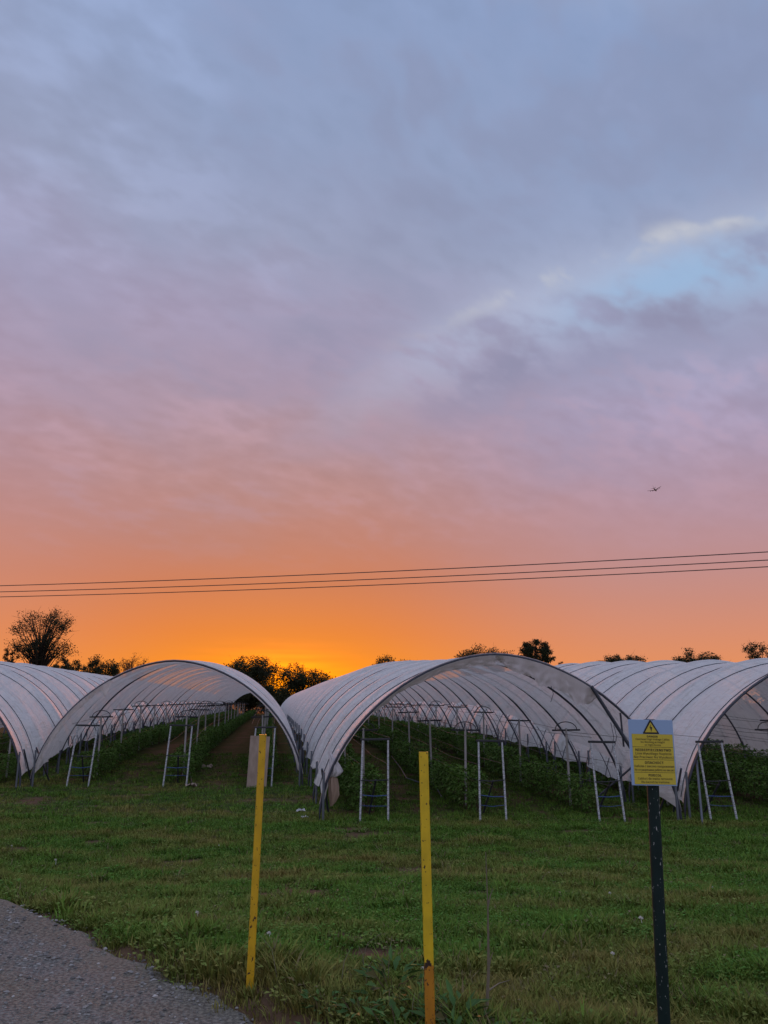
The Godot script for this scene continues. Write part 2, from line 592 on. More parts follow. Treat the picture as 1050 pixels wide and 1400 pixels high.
func build_ground() -> void:
	var xs := PackedFloat32Array()
	var ds := PackedFloat32Array()
	var x := -3000.0
	var steps := [-3000.0, -1200.0, -500.0, -250.0, -130.0, -80.0, -55.0, -40.0, -30.0, -24.0, -19.0, -16.0]
	for s in steps: xs.append(s)
	x = -14.0
	while x < 14.01:
		xs.append(x); x += 0.16
	for k in steps.size(): xs.append(-steps[steps.size() - 1 - k])
	for s in [-400.0, -120.0, -40.0, -15.0, -6.0, -2.0, 0.5]: ds.append(s)
	var d := 1.5
	while d < 5000.0:
		ds.append(d)
		d += 0.12 if d < 10.0 else (0.16 if d < 24.0 else d * 0.018 if d < 130.0 else d * 0.15)
	var mb := MB.new()
	var nx := xs.size()
	for dd in ds:
		for xx in xs:
			var y := land(xx, dd)
			var e := xx + dd - 3.9
			y -= 0.05 * (1.0 - smooth(-0.35, 0.05, e)) * (1.0 if dd < 40.0 else 0.0)
			var c := Color(0.055, 0.075, 0.024)
			if absf(xx) < 15.0 and dd < 110.0 and dd > 0.0:
				c = c.lerp(Color(0.11, 0.09, 0.04), dryness(xx, dd) * 0.8)
				c = c.lerp(Color(0.15, 0.092, 0.062), bare(xx, dd))
			else:
				c = Color(0.04, 0.05, 0.022)
			mb.col = c
			var ep := 0.1
			var nn := Vector3(land(xx - ep, dd) - land(xx + ep, dd), 2.0 * ep, land(xx, dd + ep) - land(xx, dd - ep)).normalized()
			mb.vert(Vector3(xx, y, -dd), nn)
	for a in ds.size() - 1:
		for b in nx - 1:
			var p := a * nx + b
			mb.tri(p, p + nx, p + 1); mb.tri(p + 1, p + nx, p + nx + 1)
	struct(put("ground", mb.mesh(), M.ground))

# ------------------------------------------------------------------ gravel track
func track_edge(s: float) -> float:
	return 0.16 * n_soft.get_noise_2d(s * 0.8, 2.0) + 0.11 * n_fine.get_noise_2d(s * 4.2, 7.0)

func build_track() -> void:
	var along := Vector3(1, 0, 1).normalized()       # towards the right and the camera
	var across := Vector3(1, 0, -1).normalized()     # towards the field
	var mb := MB.new()
	var us := []
	var s := -14.0
	while s < 12.0:
		us.append(s); s += 0.1 if s > -6.0 and s < 4.0 else 0.4
	var ws := [-5.0, -4.0, -3.4, -3.0, -2.6]
	var q := -2.3
	while q < 0.02:
		ws.append(q); q += 0.1
	var nw := ws.size() + 1
	var base := Vector3(1.95, 0, -1.95)
	for u in us:
		var ed := track_edge(u)
		for k in nw:
			var last := k == nw - 1
			var wv: float = 0.16 if last else ws[k]
			var p: Vector3 = base + along * u + across * (wv + ed * smooth(-2.3, 0.0, wv))
			var yy := 0.012 * n_soft.get_noise_2d(p.x * 1.6, p.z * 1.6) - 0.03 * exp(-pow((wv + 1.9) / 0.35, 2.0))
			p.y = yy if not last else -0.09
			var dirt := clampf(0.50 + 1.1 * n_patch.get_noise_2d(u * 0.5, wv * 1.6 + 30.0) + 0.5 * n_fine.get_noise_2d(u * 2.0, wv * 3.0), 0, 1)
			dirt = maxf(dirt, smooth(-0.6, -0.1, wv + 0.3 * n_fine.get_noise_2d(u * 2.2, 5.0)))
			mb.col = Color(0.29, 0.295, 0.29).lerp(Color(0.28, 0.255, 0.205), dirt)
			mb.vert(p, Vector3.UP)
	for a in us.size() - 1:
		for b in nw - 1:
			var p := a * nw + b
			mb.tri(p, p + 1, p + nw); mb.tri(p + 1, p + nw + 1, p + nw)
	# smooth normals
	var nn := PackedVector3Array(); nn.resize(mb.v.size())
	for t in range(0, mb.i.size(), 3):
		var f := (mb.v[mb.i[t + 1]] - mb.v[mb.i[t]]).cross(mb.v[mb.i[t + 2]] - mb.v[mb.i[t]])
		if f.y < 0: f = -f
		for j in 3: nn[mb.i[t + j]] += f
	for t in nn.size(): mb.n[t] = nn[t].normalized()
	struct(put("gravel_track", mb.mesh(), M.track))
	# loose stones
	for var_k in 1:
		var st := MB.new()
		var ico := [Vector3(0, 1, 0), Vector3(0.9, 0.25, 0), Vector3(0.25, 0.3, 0.85), Vector3(-0.75, 0.2, 0.5), Vector3(-0.7, 0.3, -0.55), Vector3(0.3, 0.2, -0.9), Vector3(0.5, -0.5, 0.5), Vector3(-0.5, -0.5, 0.1), Vector3(0.4, -0.5, -0.5)]
		for a in ico.size():
			ico[a] *= rng.randf_range(0.75, 1.15)
		var faces := [[0, 1, 2], [0, 2, 3], [0, 3, 4], [0, 4, 5], [0, 5, 1], [1, 6, 2], [2, 6, 7], [2, 7, 3], [3, 7, 4], [4, 7, 8], [4, 8, 5], [5, 8, 1], [1, 8, 6]]
		for f in faces:
			var n: Vector3 = (ico[f[1]] - ico[f[0]]).cross(ico[f[2]] - ico[f[0]]).normalized()
			var mid: Vector3 = ico[f[0]] + ico[f[1]] + ico[f[2]]
			if n.dot(mid) < 0: n = -n
			var k := st.v.size()
			for a in 3: st.vert(ico[f[a]], n)
			st.tri(k, k + 1, k + 2)
		var xf := []
		var cols := []
		for k in 34000:
			var u := rng.randf_range(-7.0, 1.6)
			var w := -pow(rng.randf(), 1.2) * 2.9 + 0.05
			var dens := 0.5 + 0.9 * n_patch.get_noise_2d(u * 1.1, w * 2.0)
			if rng.randf() > dens: continue
			var p := base + along * u + across * (w + track_edge(u))
			var r := 0.0028 + 0.016 * pow(rng.randf(), 5.0)
			p.y = 0.012 * n_soft.get_noise_2d(p.x * 1.6, p.z * 1.6) - 0.03 * exp(-pow((w + 1.9) / 0.35, 2.0)) + r * 0.15
			var b := Basis(Vector3.UP, rng.randf() * TAU) * Basis(Vector3.RIGHT, rng.randf_range(-0.5, 0.5))
			xf.append(Transform3D(b.scaled(Vector3(r * rng.randf_range(0.8, 1.5), r * 0.75, r)), p))
			var v := rng.randf_range(0.09, 0.34) if rng.randf() < 0.97 else rng.randf_range(0.36, 0.48)
			cols.append(Color(v, v * 0.98, v * 0.95))
		multi("gravel", st.mesh(), M.stone, xf, cols, "loose grey stones scattered on the dirt track", "gravel")

# ------------------------------------------------------------------ tunnels
const SUP := 1.8
func arch(t: float) -> Vector2:      # t 0..1 from the left foot over the top; x -1..1, y 0..1
	var a := t * PI
	return Vector2(-signf(cos(a)) * pow(absf(cos(a)), 2.0 / SUP), pow(maxf(sin(a), 0.0), 2.0 / SUP))

func t_at(h: float) -> float:        # where the arch reaches that share of its height, left side
	return asin(clampf(pow(h, SUP / 2.0), 0, 1)) / PI

func lower_edge(k: int, left: bool, w: float) -> float:
	# how far above the ground the film ends
	var nz := 0.10 * n_soft.get_noise_2d(w * 0.45 + k * 17.0, 3.0 if left else 9.0) + 0.05 * n_fine.get_noise_2d(w * 1.9, k * 5.0 + (1.0 if left else 2.0))
	if k == 1 and not left:
		return 0.35 + nz
	if (k == -1 and left) or (k == 0 and not left):
		return 0.16 + 1.5 * (1.0 - exp(-w / 3.6)) + nz * smooth(0.0, 3.0, w)
	return 0.28 + 0.22 * (1.0 - exp(-w / 3.0)) + 1.3 * nz * smooth(0.0, 2.0, w)

func build_tunnels() -> void:
	var hw := ROW * 0.5 - 0.06
	# meshes every tunnel shares
	var hp := []
	for a in 37: 
		var q := arch(a / 36.0)
		hp.append(Vector3(q.x * hw, q.y * TUNNEL_H, 0))
	hp[0].y = -0.15; hp[36].y = -0.15
	var hm := MB.new(); hm.tube(hp, [0.024], 7)
	var hoop_mesh := hm.mesh()
	var lm := MB.new(); lm.tube([Vector3(0, -0.15, 0), Vector3(0, 0.85, 0)], [0.024], 7)
	var leg_mesh := lm.mesh()
	var labels := {
		-2: "white polythene tunnel beside the tall lone tree, only its right flank showing",
		-1: "white polythene tunnel whose first row frame carries a beige board",
		0: "white polythene tunnel with a torn sheet hanging from its front hoop",
		1: "white polythene tunnel rising behind the yellow danger sign"}
	for k in [-2, -1, 0, 1]:
		var d0 := tunnel_front(k)
		var x0 := (row_x(k, d0) + row_x(k + 1, d0)) * 0.5
		var origin := Vector3(x0, land(x0, d0), -d0)
		var t := thing("polytunnel", origin, labels[k], "polytunnel", "polytunnels side by side")
		var n := int((FAR_END - d0) / BAY)
		var centre := func(w: float) -> Vector3:
			return Vector3(SLANT * w, land(0.0 if d0 + w > 16 else x0, d0 + w) - origin.y, -w)
		for j in n + 1:
			var c: Vector3 = centre.call(j * BAY)
			put("hoop", hoop_mesh, M.steel, t, c)
			if j < 16:
				for sd in [-1.0, 1.0]:
					put("leg", leg_mesh, M.galv, t, c + Vector3(sd * (hw - 0.075), 0.0, 0.05))
		# film
		var mb := MB.new()
		var cols := 46
		var stations := []
		for j in n:
			var sub := 10
			for q in sub: stations.append(j + q * 0.1 + 0.00001)
		stations.append(float(n))
		for sj in stations:
			var j: int = mini(int(sj), n - 1)
			var gr: float = sj - j
			var w: float = sj * BAY
			var c: Vector3
			var tl := t_at(lower_edge(k, true, w) / TUNNEL_H)
			var tr := 1.0 - t_at(lower_edge(k, false, w) / TUNNEL_H)
			for b in cols + 1:
				var tt := lerpf(tl, tr, float(b) / cols)
				var q := arch(tt)
				var ta := tt if j % 2 == 0 else 1.0 - tt
				var m1 := 0.12 + 0.20 * ta                                # where the two ropes cross this bay
				var m2 := 0.60 + 0.24 * (1.0 - ta)
				var fr: float
				var sag: float
				if gr <= 0.3:
					fr = m1 * gr / 0.3
					sag = gr / 0.3
				elif gr <= 0.7:
					fr = lerpf(m1, m2, (gr - 0.3) / 0.4)
					sag = 1.0 - 0.30 * sin(PI * (gr - 0.3) / 0.4)
				else:
					fr = lerpf(m2, 1.0, (gr - 0.7) / 0.3)
					sag = (1.0 - gr) / 0.3
				w = (j + fr) * BAY
				c = centre.call(w)
				var slack := 0.75 + 0.5 * n_soft.get_noise_2d(j * 3.3, k * 7.0)
				var loose := 1.0 - sin(PI * tt)
				var off := 0.033 - 0.15 * sag * slack
				var calm := 1.0 - 0.9 * pow(sag, 3.0)
				off += calm * 0.014 * n_fine.get_noise_2d(w * 1.4 + k * 31.0, tt * 9.0) * minf(1.0, 6.0 * fr * (1.0 - fr) + 0.1)
				off += calm * (0.04 * loose) * n_fine.get_noise_2d(w * 2.6 + k * 13.0, tt * 3.0) * minf(1.0, 5.0 * fr * (1.0 - fr) + 0.15)
				var e := 0.01
				var q2 := arch(minf(tt + e, 1.0)); var q1 := arch(maxf(tt - e, 0.0))
				var tang := Vector2((q2.x - q1.x) * hw, (q2.y - q1.y) * TUNNEL_H).normalized()
				var nrm := Vector2(-tang.y, tang.x)
				mb.vert(c + Vector3(q.x * hw + nrm.x * off, q.y * TUNNEL_H + nrm.y * off, 0), Vector3.UP, Vector2(tt * 8.6, w))
		var rows := stations.size()
		for a in rows - 1:
			for b in cols:
				var p := a * (cols + 1) + b
				mb.tri(p, p + 1, p + cols + 1); mb.tri(p + 1, p + cols + 2, p + cols + 1)
		smooth_normals(mb, true)
		put("cover", mb.mesh(), M.film, t)
		# ropes over the film
		for j in n:
			for which in 2:
				var pts := []
				for b in 29:
					var tt := lerpf(0.05, 0.95, b / 28.0)
					var q := arch(tt)
					var ta := tt if j % 2 == 0 else 1.0 - tt
					var mid := 0.12 + 0.20 * ta if which == 0 else 0.60 + 0.24 * (1.0 - ta)
					var c: Vector3 = centre.call((j + mid) * BAY)
					var slack := 0.75 + 0.5 * n_soft.get_noise_2d(j * 3.3, k * 7.0)
					var off := 0.033 - 0.15 * slack + 0.016
					var q2 := arch(tt + 0.01); var q1 := arch(tt - 0.01)
					var tang := Vector2((q2.x - q1.x) * hw, (q2.y - q1.y) * TUNNEL_H).normalized()
					pts.append(c + Vector3(q.x * hw - tang.y * off, q.y * TUNNEL_H + tang.x * off, 0))
				var rb := MB.new(); rb.tube(pts, [0.008], 4, false)
				put("rope", rb.mesh(), M.rope, t)
		# anchor braces at the front corners
		for sd in [-1.0, 1.0]:
			var an := MB.new()
			an.tube([Vector3(sd * (hw - 0.03), 0.9, -0.06), Vector3(sd * (hw - 0.12), -0.1, -1.0)], [0.022], 6)
			put("brace", an.mesh(), M.steel, t)
		if k == 0: torn_end(t, hw)
		if k == -1: left_flap(t, hw)
		if k == 1:
			var an := MB.new()
			an.tube([Vector3(-hw * 0.9, 1.05, -0.05), Vector3(-hw * 0.97, -0.1, 0.55)], [0.022], 6)
			put("brace", an.mesh(), M.galv, t)

func smooth_normals(mb: MB, outward_up: bool) -> void:
	var nn := PackedVector3Array(); nn.resize(mb.v.size())
	for t in range(0, mb.i.size(), 3):
		var f := (mb.v[mb.i[t + 2]] - mb.v[mb.i[t]]).cross(mb.v[mb.i[t + 1]] - mb.v[mb.i[t]])
		for j in 3: nn[mb.i[t + j]] += f
	var up := 0.0
	for t in nn.size(): up += nn[t].y
	for t in nn.size(): mb.n[t] = nn[t].normalized() * (-1.0 if up < 0 and outward_up else 1.0)

func arch_point(tt: float, hw: float, inset: float) -> Vector3:
	var q := arch(tt)
	var q2 := arch(minf(tt + 0.01, 1.0)); var q1 := arch(maxf(tt - 0.01, 0.0))
	var tang := Vector2((q2.x - q1.x) * hw, (q2.y - q1.y) * TUNNEL_H).normalized()
	return Vector3(q.x * hw + tang.y * inset, q.y * TUNNEL_H - tang.x * inset, 0)

# a strip of film hanging from the hoop between two places on the arch
func hanging(t: Node3D, hw: float, called: String, mat: Material, t0: float, t1: float, depth: Callable, z: float, fold: float) -> void:
	var mb := MB.new()
	var na := 60
	var nb := 10
	for a in na + 1:
		var f := float(a) / na
		var top := arch_point(lerpf(t0, t1, f), hw, 0.02)
		var dp: float = depth.call(f)
		for b in nb + 1:
			var g := float(b) / nb
			var fo := fold * g * (sin(f * 46.0 + 3.0 * n_soft.get_noise_1d(f * 9.0)) * 0.6 + n_fine.get_noise_2d(f * 14.0, g * 2.0))
			mb.vert(top + Vector3(0.03 * g * sin(f * 20.0), -dp * g, z + fo - 0.10 * g), Vector3.BACK, Vector2(f * 3.0, dp * g))
	for a in na:
		for b in nb:
			var p := a * (nb + 1) + b
			mb.tri(p, p + 1, p + nb + 1); mb.tri(p + 1, p + nb + 2, p + nb + 1)
	smooth_normals(mb, false)
	put(called, mb.mesh(), mat, t)

func torn_end(t: Node3D, hw: float) -> void:
	# the torn sheet along the right half of the front hoop, gathered and tied at its end
	var cut := [[0.0, 0.03], [0.13, 0.15], [0.30, 0.31], [0.42, 0.31], [0.46, 0.43], [0.60, 0.37], [0.72, 0.38], [0.81, 0.50], [0.94, 0.27], [1.0, 0.04]]
	var dp := func(f: float) -> float:
		var k := 0
		while k < cut.size() - 2 and f > cut[k + 1][0]: k += 1
		return lerpf(cut[k][1], cut[k + 1][1], (f - cut[k][0]) / (cut[k + 1][0] - cut[k][0])) + 0.05 * n_fine.get_noise_1d(f * 30.0)
	hanging(t, hw, "torn_sheet", M.torn, 0.49, 0.712, dp, 0.05, 0.05)
	var dl := func(f: float) -> float:
		return maxf(0.03, 0.05 + 0.15 * f + 0.03 * n_fine.get_noise_1d(f * 12.0))
	hanging(t, hw, "torn_sheet", M.torn, 0.24, 0.50, dl, 0.05, 0.03)
	# thick diagonal prop and the short stay below it
	var a := MB.new()
	a.tube([arch_point(0.695, hw, 0.0) + Vector3(0, 0, 0.10), Vector3(hw * 0.80, 1.0, 0.0)], [0.036, 0.034], 8)
	put("prop", a.mesh(), M.steel, t)
	var b := MB.new()
	b.tube([Vector3(hw * 0.795, 1.06, 0.0), Vector3(hw * 0.60, 0.40, -0.5)], [0.02], 6)
	put("stay", b.mesh(), M.steel, t)
	var c := MB.new()
	c.tube([arch_point(0.765, hw, 0.03) + Vector3(0, 0, -0.05), arch_point(0.765, hw, 0.03) + Vector3(0.02, -0.62, -0.05)], [0.02], 6)
	put("stay", c.mesh(), M.steel, t)
	for q in [[0.745, 0.55], [0.752, 0.42], [0.62, 0.30]]:
		var e := MB.new()
		var p0 := arch_point(q[0], hw, 0.12) + Vector3(0, -0.25, 0.02)
		e.tube([p0, p0 + Vector3(0.03, -q[1] * 0.5, 0.03), p0 + Vector3(-0.02, -q[1], 0.0)], [0.006], 4)
		put("tie", e.mesh(), M.rope, t)
	# rolled old film bunched at the left foot
	for piece in 2:
		var r := MB.new()
		var na := 30
		var pts := [[1.22, 0.02, 0.16], [1.12, 0.05, 0.20], [0.98, 0.10, 0.26], [0.86, 0.13, 0.29], [0.78, 0.10, 0.25], [0.74, 0.03, 0.22]] if piece == 0 else [[0.77, 0.05, 0.22], [0.72, 0.085, 0.235], [0.58, 0.095, 0.25], [0.44, 0.09, 0.26], [0.32, 0.06, 0.24], [0.24, 0.02, 0.21]]
		for q in pts:
			for j in na + 1:
				var an := TAU * j / na
				var rr: float = q[1] * (0.85 + 0.28 * sin(an * 6.0 + q[0] * 5.0) + 0.3 * n_fine.get_noise_2d(cos(an) * 2.0, sin(an) * 2.0 + q[0] * 4.0))
				r.vert(Vector3(-hw + q[2] + cos(an) * rr, q[0], -0.10 + sin(an) * rr), Vector3(cos(an), 0, sin(an)))
		for p in pts.size() - 1:
			for j in na:
				var k := p * (na + 1) + j
				r.tri(k, k + na + 1, k + 1); r.tri(k + 1, k + na + 1, k + na + 2)
		smooth_normals(r, false)
		var flip := 0.0
		for k in r.v.size(): flip += r.n[k].dot(r.v[k] - Vector3(-hw + 0.24, r.v[k].y, -0.10))
		if flip < 0.0:
			for k in r.n.size(): r.n[k] = -r.n[k]
		put("loose_film" if piece == 0 else "bunched_film", r.mesh(), M.torn if piece == 0 else M.old_film, t)

func left_flap(t: Node3D, hw: float) -> void:
	var dl := func(f: float) -> float:
		return maxf(0.03, 0.06 + 0.08 * sin(PI * f) + 0.03 * n_fine.get_noise_1d(f * 16.0) + 0.26 * exp(-pow((f - 0.95) / 0.03, 2.0)))
	hanging(t, hw, "end_flap", M.film, 0.06, 0.33, dl, 0.05, 0.03)

# ------------------------------------------------------------------ trees
func crown_leaf(mb: MB, p: Vector3, s: float) -> void:
	var dir := Vector3(rng.randf_range(-1, 1), rng.randf_range(-0.7, 0.7), rng.randf_range(-1, 1)).normalized()
	var up := dir.cross(Vector3(rng.randf_range(-1, 1), rng.randf_range(-1, 1), rng.randf_range(-1, 1))).normalized()
	mb.leaf(p, dir, up, s, s * 0.62, 0.2)

func tree(called: String, foot: Vector3, height: float, wide: float, bottom: float, clumps: int, per: int, leaf_s: float, tint: Color, label: String, spiky := 0.0) -> void:
	var t := thing(called, foot, label, "tree", "trees standing beyond the tunnels")
	var tr := MB.new()
	var th := height * 0.62
	var lean := Vector3(rng.randf_range(-0.04, 0.04), 0, 0) * height
	var tp := []
	for a in 6: tp.append(Vector3(0, -0.4, 0).lerp(Vector3(lean.x, th, 0), a / 5.0) + Vector3(rng.randf_range(-0.1, 0.1), 0, rng.randf_range(-0.1, 0.1)))
	tr.tube(tp, [height * 0.03, height * 0.024, height * 0.02, height * 0.016, height * 0.012, height * 0.007], 7)
	var cr := MB.new()
	var cy := (height + bottom) * 0.5
	var ry := (height - bottom) * 0.5
	for k in clumps:
		var dir := Vector3(rng.randf_range(-1, 1), rng.randf_range(-1, 1), rng.randf_range(-1, 1)).normalized()
		var rr := pow(rng.randf(), 0.36) * rng.randf_range(0.86, 1.0)
		dir.y = signf(dir.y) * pow(absf(dir.y), 0.75)
		var bulge := 1.0 + 0.22 * n_soft.get_noise_3d(dir.x * 2.2 + foot.x, dir.y * 2.2, dir.z * 2.2)
		var p := Vector3(dir.x * wide * 0.5 * rr * bulge, cy + dir.y * ry * rr * bulge, dir.z * wide * 0.5 * rr * bulge)
		if spiky > 0.0 and rng.randf() < 0.3: p.y += spiky * rng.randf()
		p.y = maxf(p.y, bottom * 0.8)
		var from: Vector3 = Vector3(lean.x, 0, 0) * (p.y * 0.5 / th) + Vector3(0, clampf(p.y * rng.randf_range(0.35, 0.7), bottom * 0.5, th), 0)
		var midp := from.lerp(p, 0.5) + Vector3(0, 0.06 * height * rng.randf(), 0)
		var th0 := height * 0.006
		tr.tube([from, midp, p], [th0, th0 * 0.6, th0 * 0.25], 4, false)
		var cs := wide * rng.randf_range(0.055, 0.09)
		for q in 3:
			var tw := p + Vector3(rng.randfn(), rng.randfn() * 0.8 + 0.3, rng.randfn()) * cs
			tr.tube([midp.lerp(p, 0.7), tw], [th0 * 0.3, th0 * 0.12], 3, false)
		var shade := rng.randf_range(0.75, 1.25)
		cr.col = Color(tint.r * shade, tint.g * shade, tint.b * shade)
		for q in per:
			crown_leaf(cr, p + Vector3(rng.randf_range(-1, 1), rng.randf_range(-0.9, 0.9), rng.randf_range(-1, 1)) * cs * pow(rng.randf(), 0.3) * 1.25, leaf_s * rng.randf_range(0.7, 1.3))
	put("trunk", tr.mesh(), M.bark, t)
	if per > 0: put("crown", cr.mesh(), M.leaf, t)

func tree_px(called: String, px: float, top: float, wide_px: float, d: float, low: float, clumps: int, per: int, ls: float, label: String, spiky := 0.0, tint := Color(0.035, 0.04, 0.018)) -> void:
	var p := at_depth(px, top, d)
	var g := land(p.x, d)
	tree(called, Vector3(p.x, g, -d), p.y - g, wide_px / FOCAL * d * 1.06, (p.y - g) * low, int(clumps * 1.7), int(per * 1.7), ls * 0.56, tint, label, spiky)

func build_trees() -> void:
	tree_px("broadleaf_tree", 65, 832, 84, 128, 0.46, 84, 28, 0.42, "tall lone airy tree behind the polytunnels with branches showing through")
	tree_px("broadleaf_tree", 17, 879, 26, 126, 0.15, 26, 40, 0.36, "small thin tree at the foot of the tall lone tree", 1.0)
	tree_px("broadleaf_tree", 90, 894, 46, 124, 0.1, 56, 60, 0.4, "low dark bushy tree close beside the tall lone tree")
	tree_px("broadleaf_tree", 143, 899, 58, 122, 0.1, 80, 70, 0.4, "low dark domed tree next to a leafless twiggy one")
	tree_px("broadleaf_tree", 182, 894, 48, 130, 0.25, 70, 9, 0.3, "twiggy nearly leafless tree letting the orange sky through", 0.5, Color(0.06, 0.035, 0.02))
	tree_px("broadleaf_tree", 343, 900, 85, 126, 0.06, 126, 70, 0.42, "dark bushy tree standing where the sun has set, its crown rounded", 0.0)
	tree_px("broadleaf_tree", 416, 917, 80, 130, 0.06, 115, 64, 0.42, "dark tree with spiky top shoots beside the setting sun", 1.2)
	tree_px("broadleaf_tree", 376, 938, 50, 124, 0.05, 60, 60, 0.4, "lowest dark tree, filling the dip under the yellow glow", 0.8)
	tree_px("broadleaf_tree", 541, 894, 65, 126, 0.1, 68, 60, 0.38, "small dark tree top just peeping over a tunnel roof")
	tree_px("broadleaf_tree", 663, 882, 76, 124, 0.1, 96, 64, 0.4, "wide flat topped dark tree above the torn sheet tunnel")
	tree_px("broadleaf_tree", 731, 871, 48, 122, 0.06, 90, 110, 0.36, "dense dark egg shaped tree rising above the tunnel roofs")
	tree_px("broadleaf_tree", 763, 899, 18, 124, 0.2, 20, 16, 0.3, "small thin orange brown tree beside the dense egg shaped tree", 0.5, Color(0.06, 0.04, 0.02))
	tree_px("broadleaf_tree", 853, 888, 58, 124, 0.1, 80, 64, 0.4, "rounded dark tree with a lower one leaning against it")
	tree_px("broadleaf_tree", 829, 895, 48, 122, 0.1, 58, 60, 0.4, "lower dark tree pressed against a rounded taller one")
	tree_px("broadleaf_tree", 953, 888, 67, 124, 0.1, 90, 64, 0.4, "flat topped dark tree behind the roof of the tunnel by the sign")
	tree_px("broadleaf_tree", 1040, 876, 60, 122, 0.2, 84, 34, 0.4, "loose airy tree at the far end of the tree line away from the sunset")
	# a hedge closes the field
	var x := -75.0
	var k := 0
	var h := MB.new()
	while x < 85.0:
		var d := 136.0 + 2.0 * sin(x * 0.1)
		for q in 90:
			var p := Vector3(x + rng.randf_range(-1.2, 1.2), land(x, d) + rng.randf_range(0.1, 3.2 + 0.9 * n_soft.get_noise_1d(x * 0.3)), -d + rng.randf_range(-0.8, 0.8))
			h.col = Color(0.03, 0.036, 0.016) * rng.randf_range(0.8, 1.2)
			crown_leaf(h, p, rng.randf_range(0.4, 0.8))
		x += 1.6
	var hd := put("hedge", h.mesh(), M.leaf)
	tag(hd, "dark field hedge closing the view beyond the tunnel ends", "hedge")

# ------------------------------------------------------------------ crop rows
func bush_meshes() -> Array:
	var out := []
	for k in 5:
		var f := MB.new()
		var s := MB.new()
		for q in 7:
			var foot := Vector3(rng.randf_range(-0.18, 0.18), 0, rng.randf_range(-0.28, 0.28))
			var top := Vector3(foot.x * 1.3 + rng.randf_range(-0.14, 0.14), rng.randf_range(0.65, 1.0), foot.z + rng.randf_range(-0.15, 0.15))
			s.tube([foot + Vector3(0, -0.06, 0), foot.lerp(top, 0.5) + Vector3(rng.randf_range(-0.05, 0.05), 0, 0), top], [0.009, 0.007, 0.004], 4, false)
		for q in 520:
			var y := 0.10 + 0.92 * pow(rng.randf(), 0.72)
			var half := 0.40 * sqrt(maxf(0.0, 1.0 - pow((y - 0.5) / 0.62, 2.0))) + 0.06
			var side := rng.randf_range(-1, 1)
			side = signf(side) * pow(absf(side), 0.6)
			var p := Vector3(side * half, y, rng.randf_range(-0.42, 0.42))
			var dir := Vector3(side * 1.0 + rng.randfn() * 0.5, rng.randfn() * 0.35 - 0.1 + (0.3 if y > 0.85 else 0.0), rng.randfn() * 0.7).normalized()
			var up := (Vector3(0, 1, 0) + Vector3(side * 0.5 + rng.randfn() * 0.3, 0, rng.randfn() * 0.3 + 0.1)).normalized()
			up = (up - dir * up.dot(dir)).normalized()
			var g := rng.randf_range(0.7, 1.3)
			f.col = Color(0.10 * g, 0.20 * g, 0.038 * g)
			if rng.randf() < 0.08: f.col = Color(0.15, 0.22, 0.07)
			f.leaf(p, dir, up, rng.randf_range(0.07, 0.13), rng.randf_range(0.045, 0.08))
		out.append([f.mesh(), s.mesh()])
	return out

func trellis_frame(x: float, d: float, h: float, w: float, lean: float, label: String) -> Node3D:
	var g := land(x, d)
	var t := thing("end_trellis", Vector3(x, g, -d), label, "trellis", "end frames of the crop rows")
	var spread := 0.0
	h *= 0.93
	w *= 0.86
	for s in [-1.0, 1.0]:
		var m := MB.new()
		m.tube([Vector3(s * (w * 0.5 + spread * 0.3), -0.1, 0.04), Vector3(s * w * 0.5 - s * 0.02 + lean, h, -0.06)], [0.020, 0.019], 8)
		put("leg", m.mesh(), M.tape, t)
	var top := MB.new()
	top.box(Transform3D(Basis(Vector3.BACK, rng.randf_range(-0.02, 0.02)), Vector3(lean, h, -0.06)), Vector3(w + 0.05, 0.042, 0.045), 0.008)
	put("top_bar", top.mesh(), M.dark, t)
	for q in [[0.50, 0.011, M.dark], [0.31, 0.008, M.twine], [0.19, 0.005, M.twine]]:
		var m := MB.new()
		var yy: float = q[0] * h
		var lx: float = lean * q[0]
		m.tube([Vector3(-w * 0.5 + lx, yy + rng.randf_range(-0.02, 0.02), 0.0), Vector3(lx, yy - 0.01, 0.0), Vector3(w * 0.5 + lx, yy + rng.randf_range(-0.02, 0.02), 0.0)], [q[1]], 6)
		put("rung", m.mesh(), q[2], t)
	var br := MB.new()
	br.tube([Vector3(0.03, h * 0.5, -0.03), Vector3(-0.12, -0.05, -0.75)], [0.02], 6)
	put("brace", br.mesh(), M.dark, t)
	return t

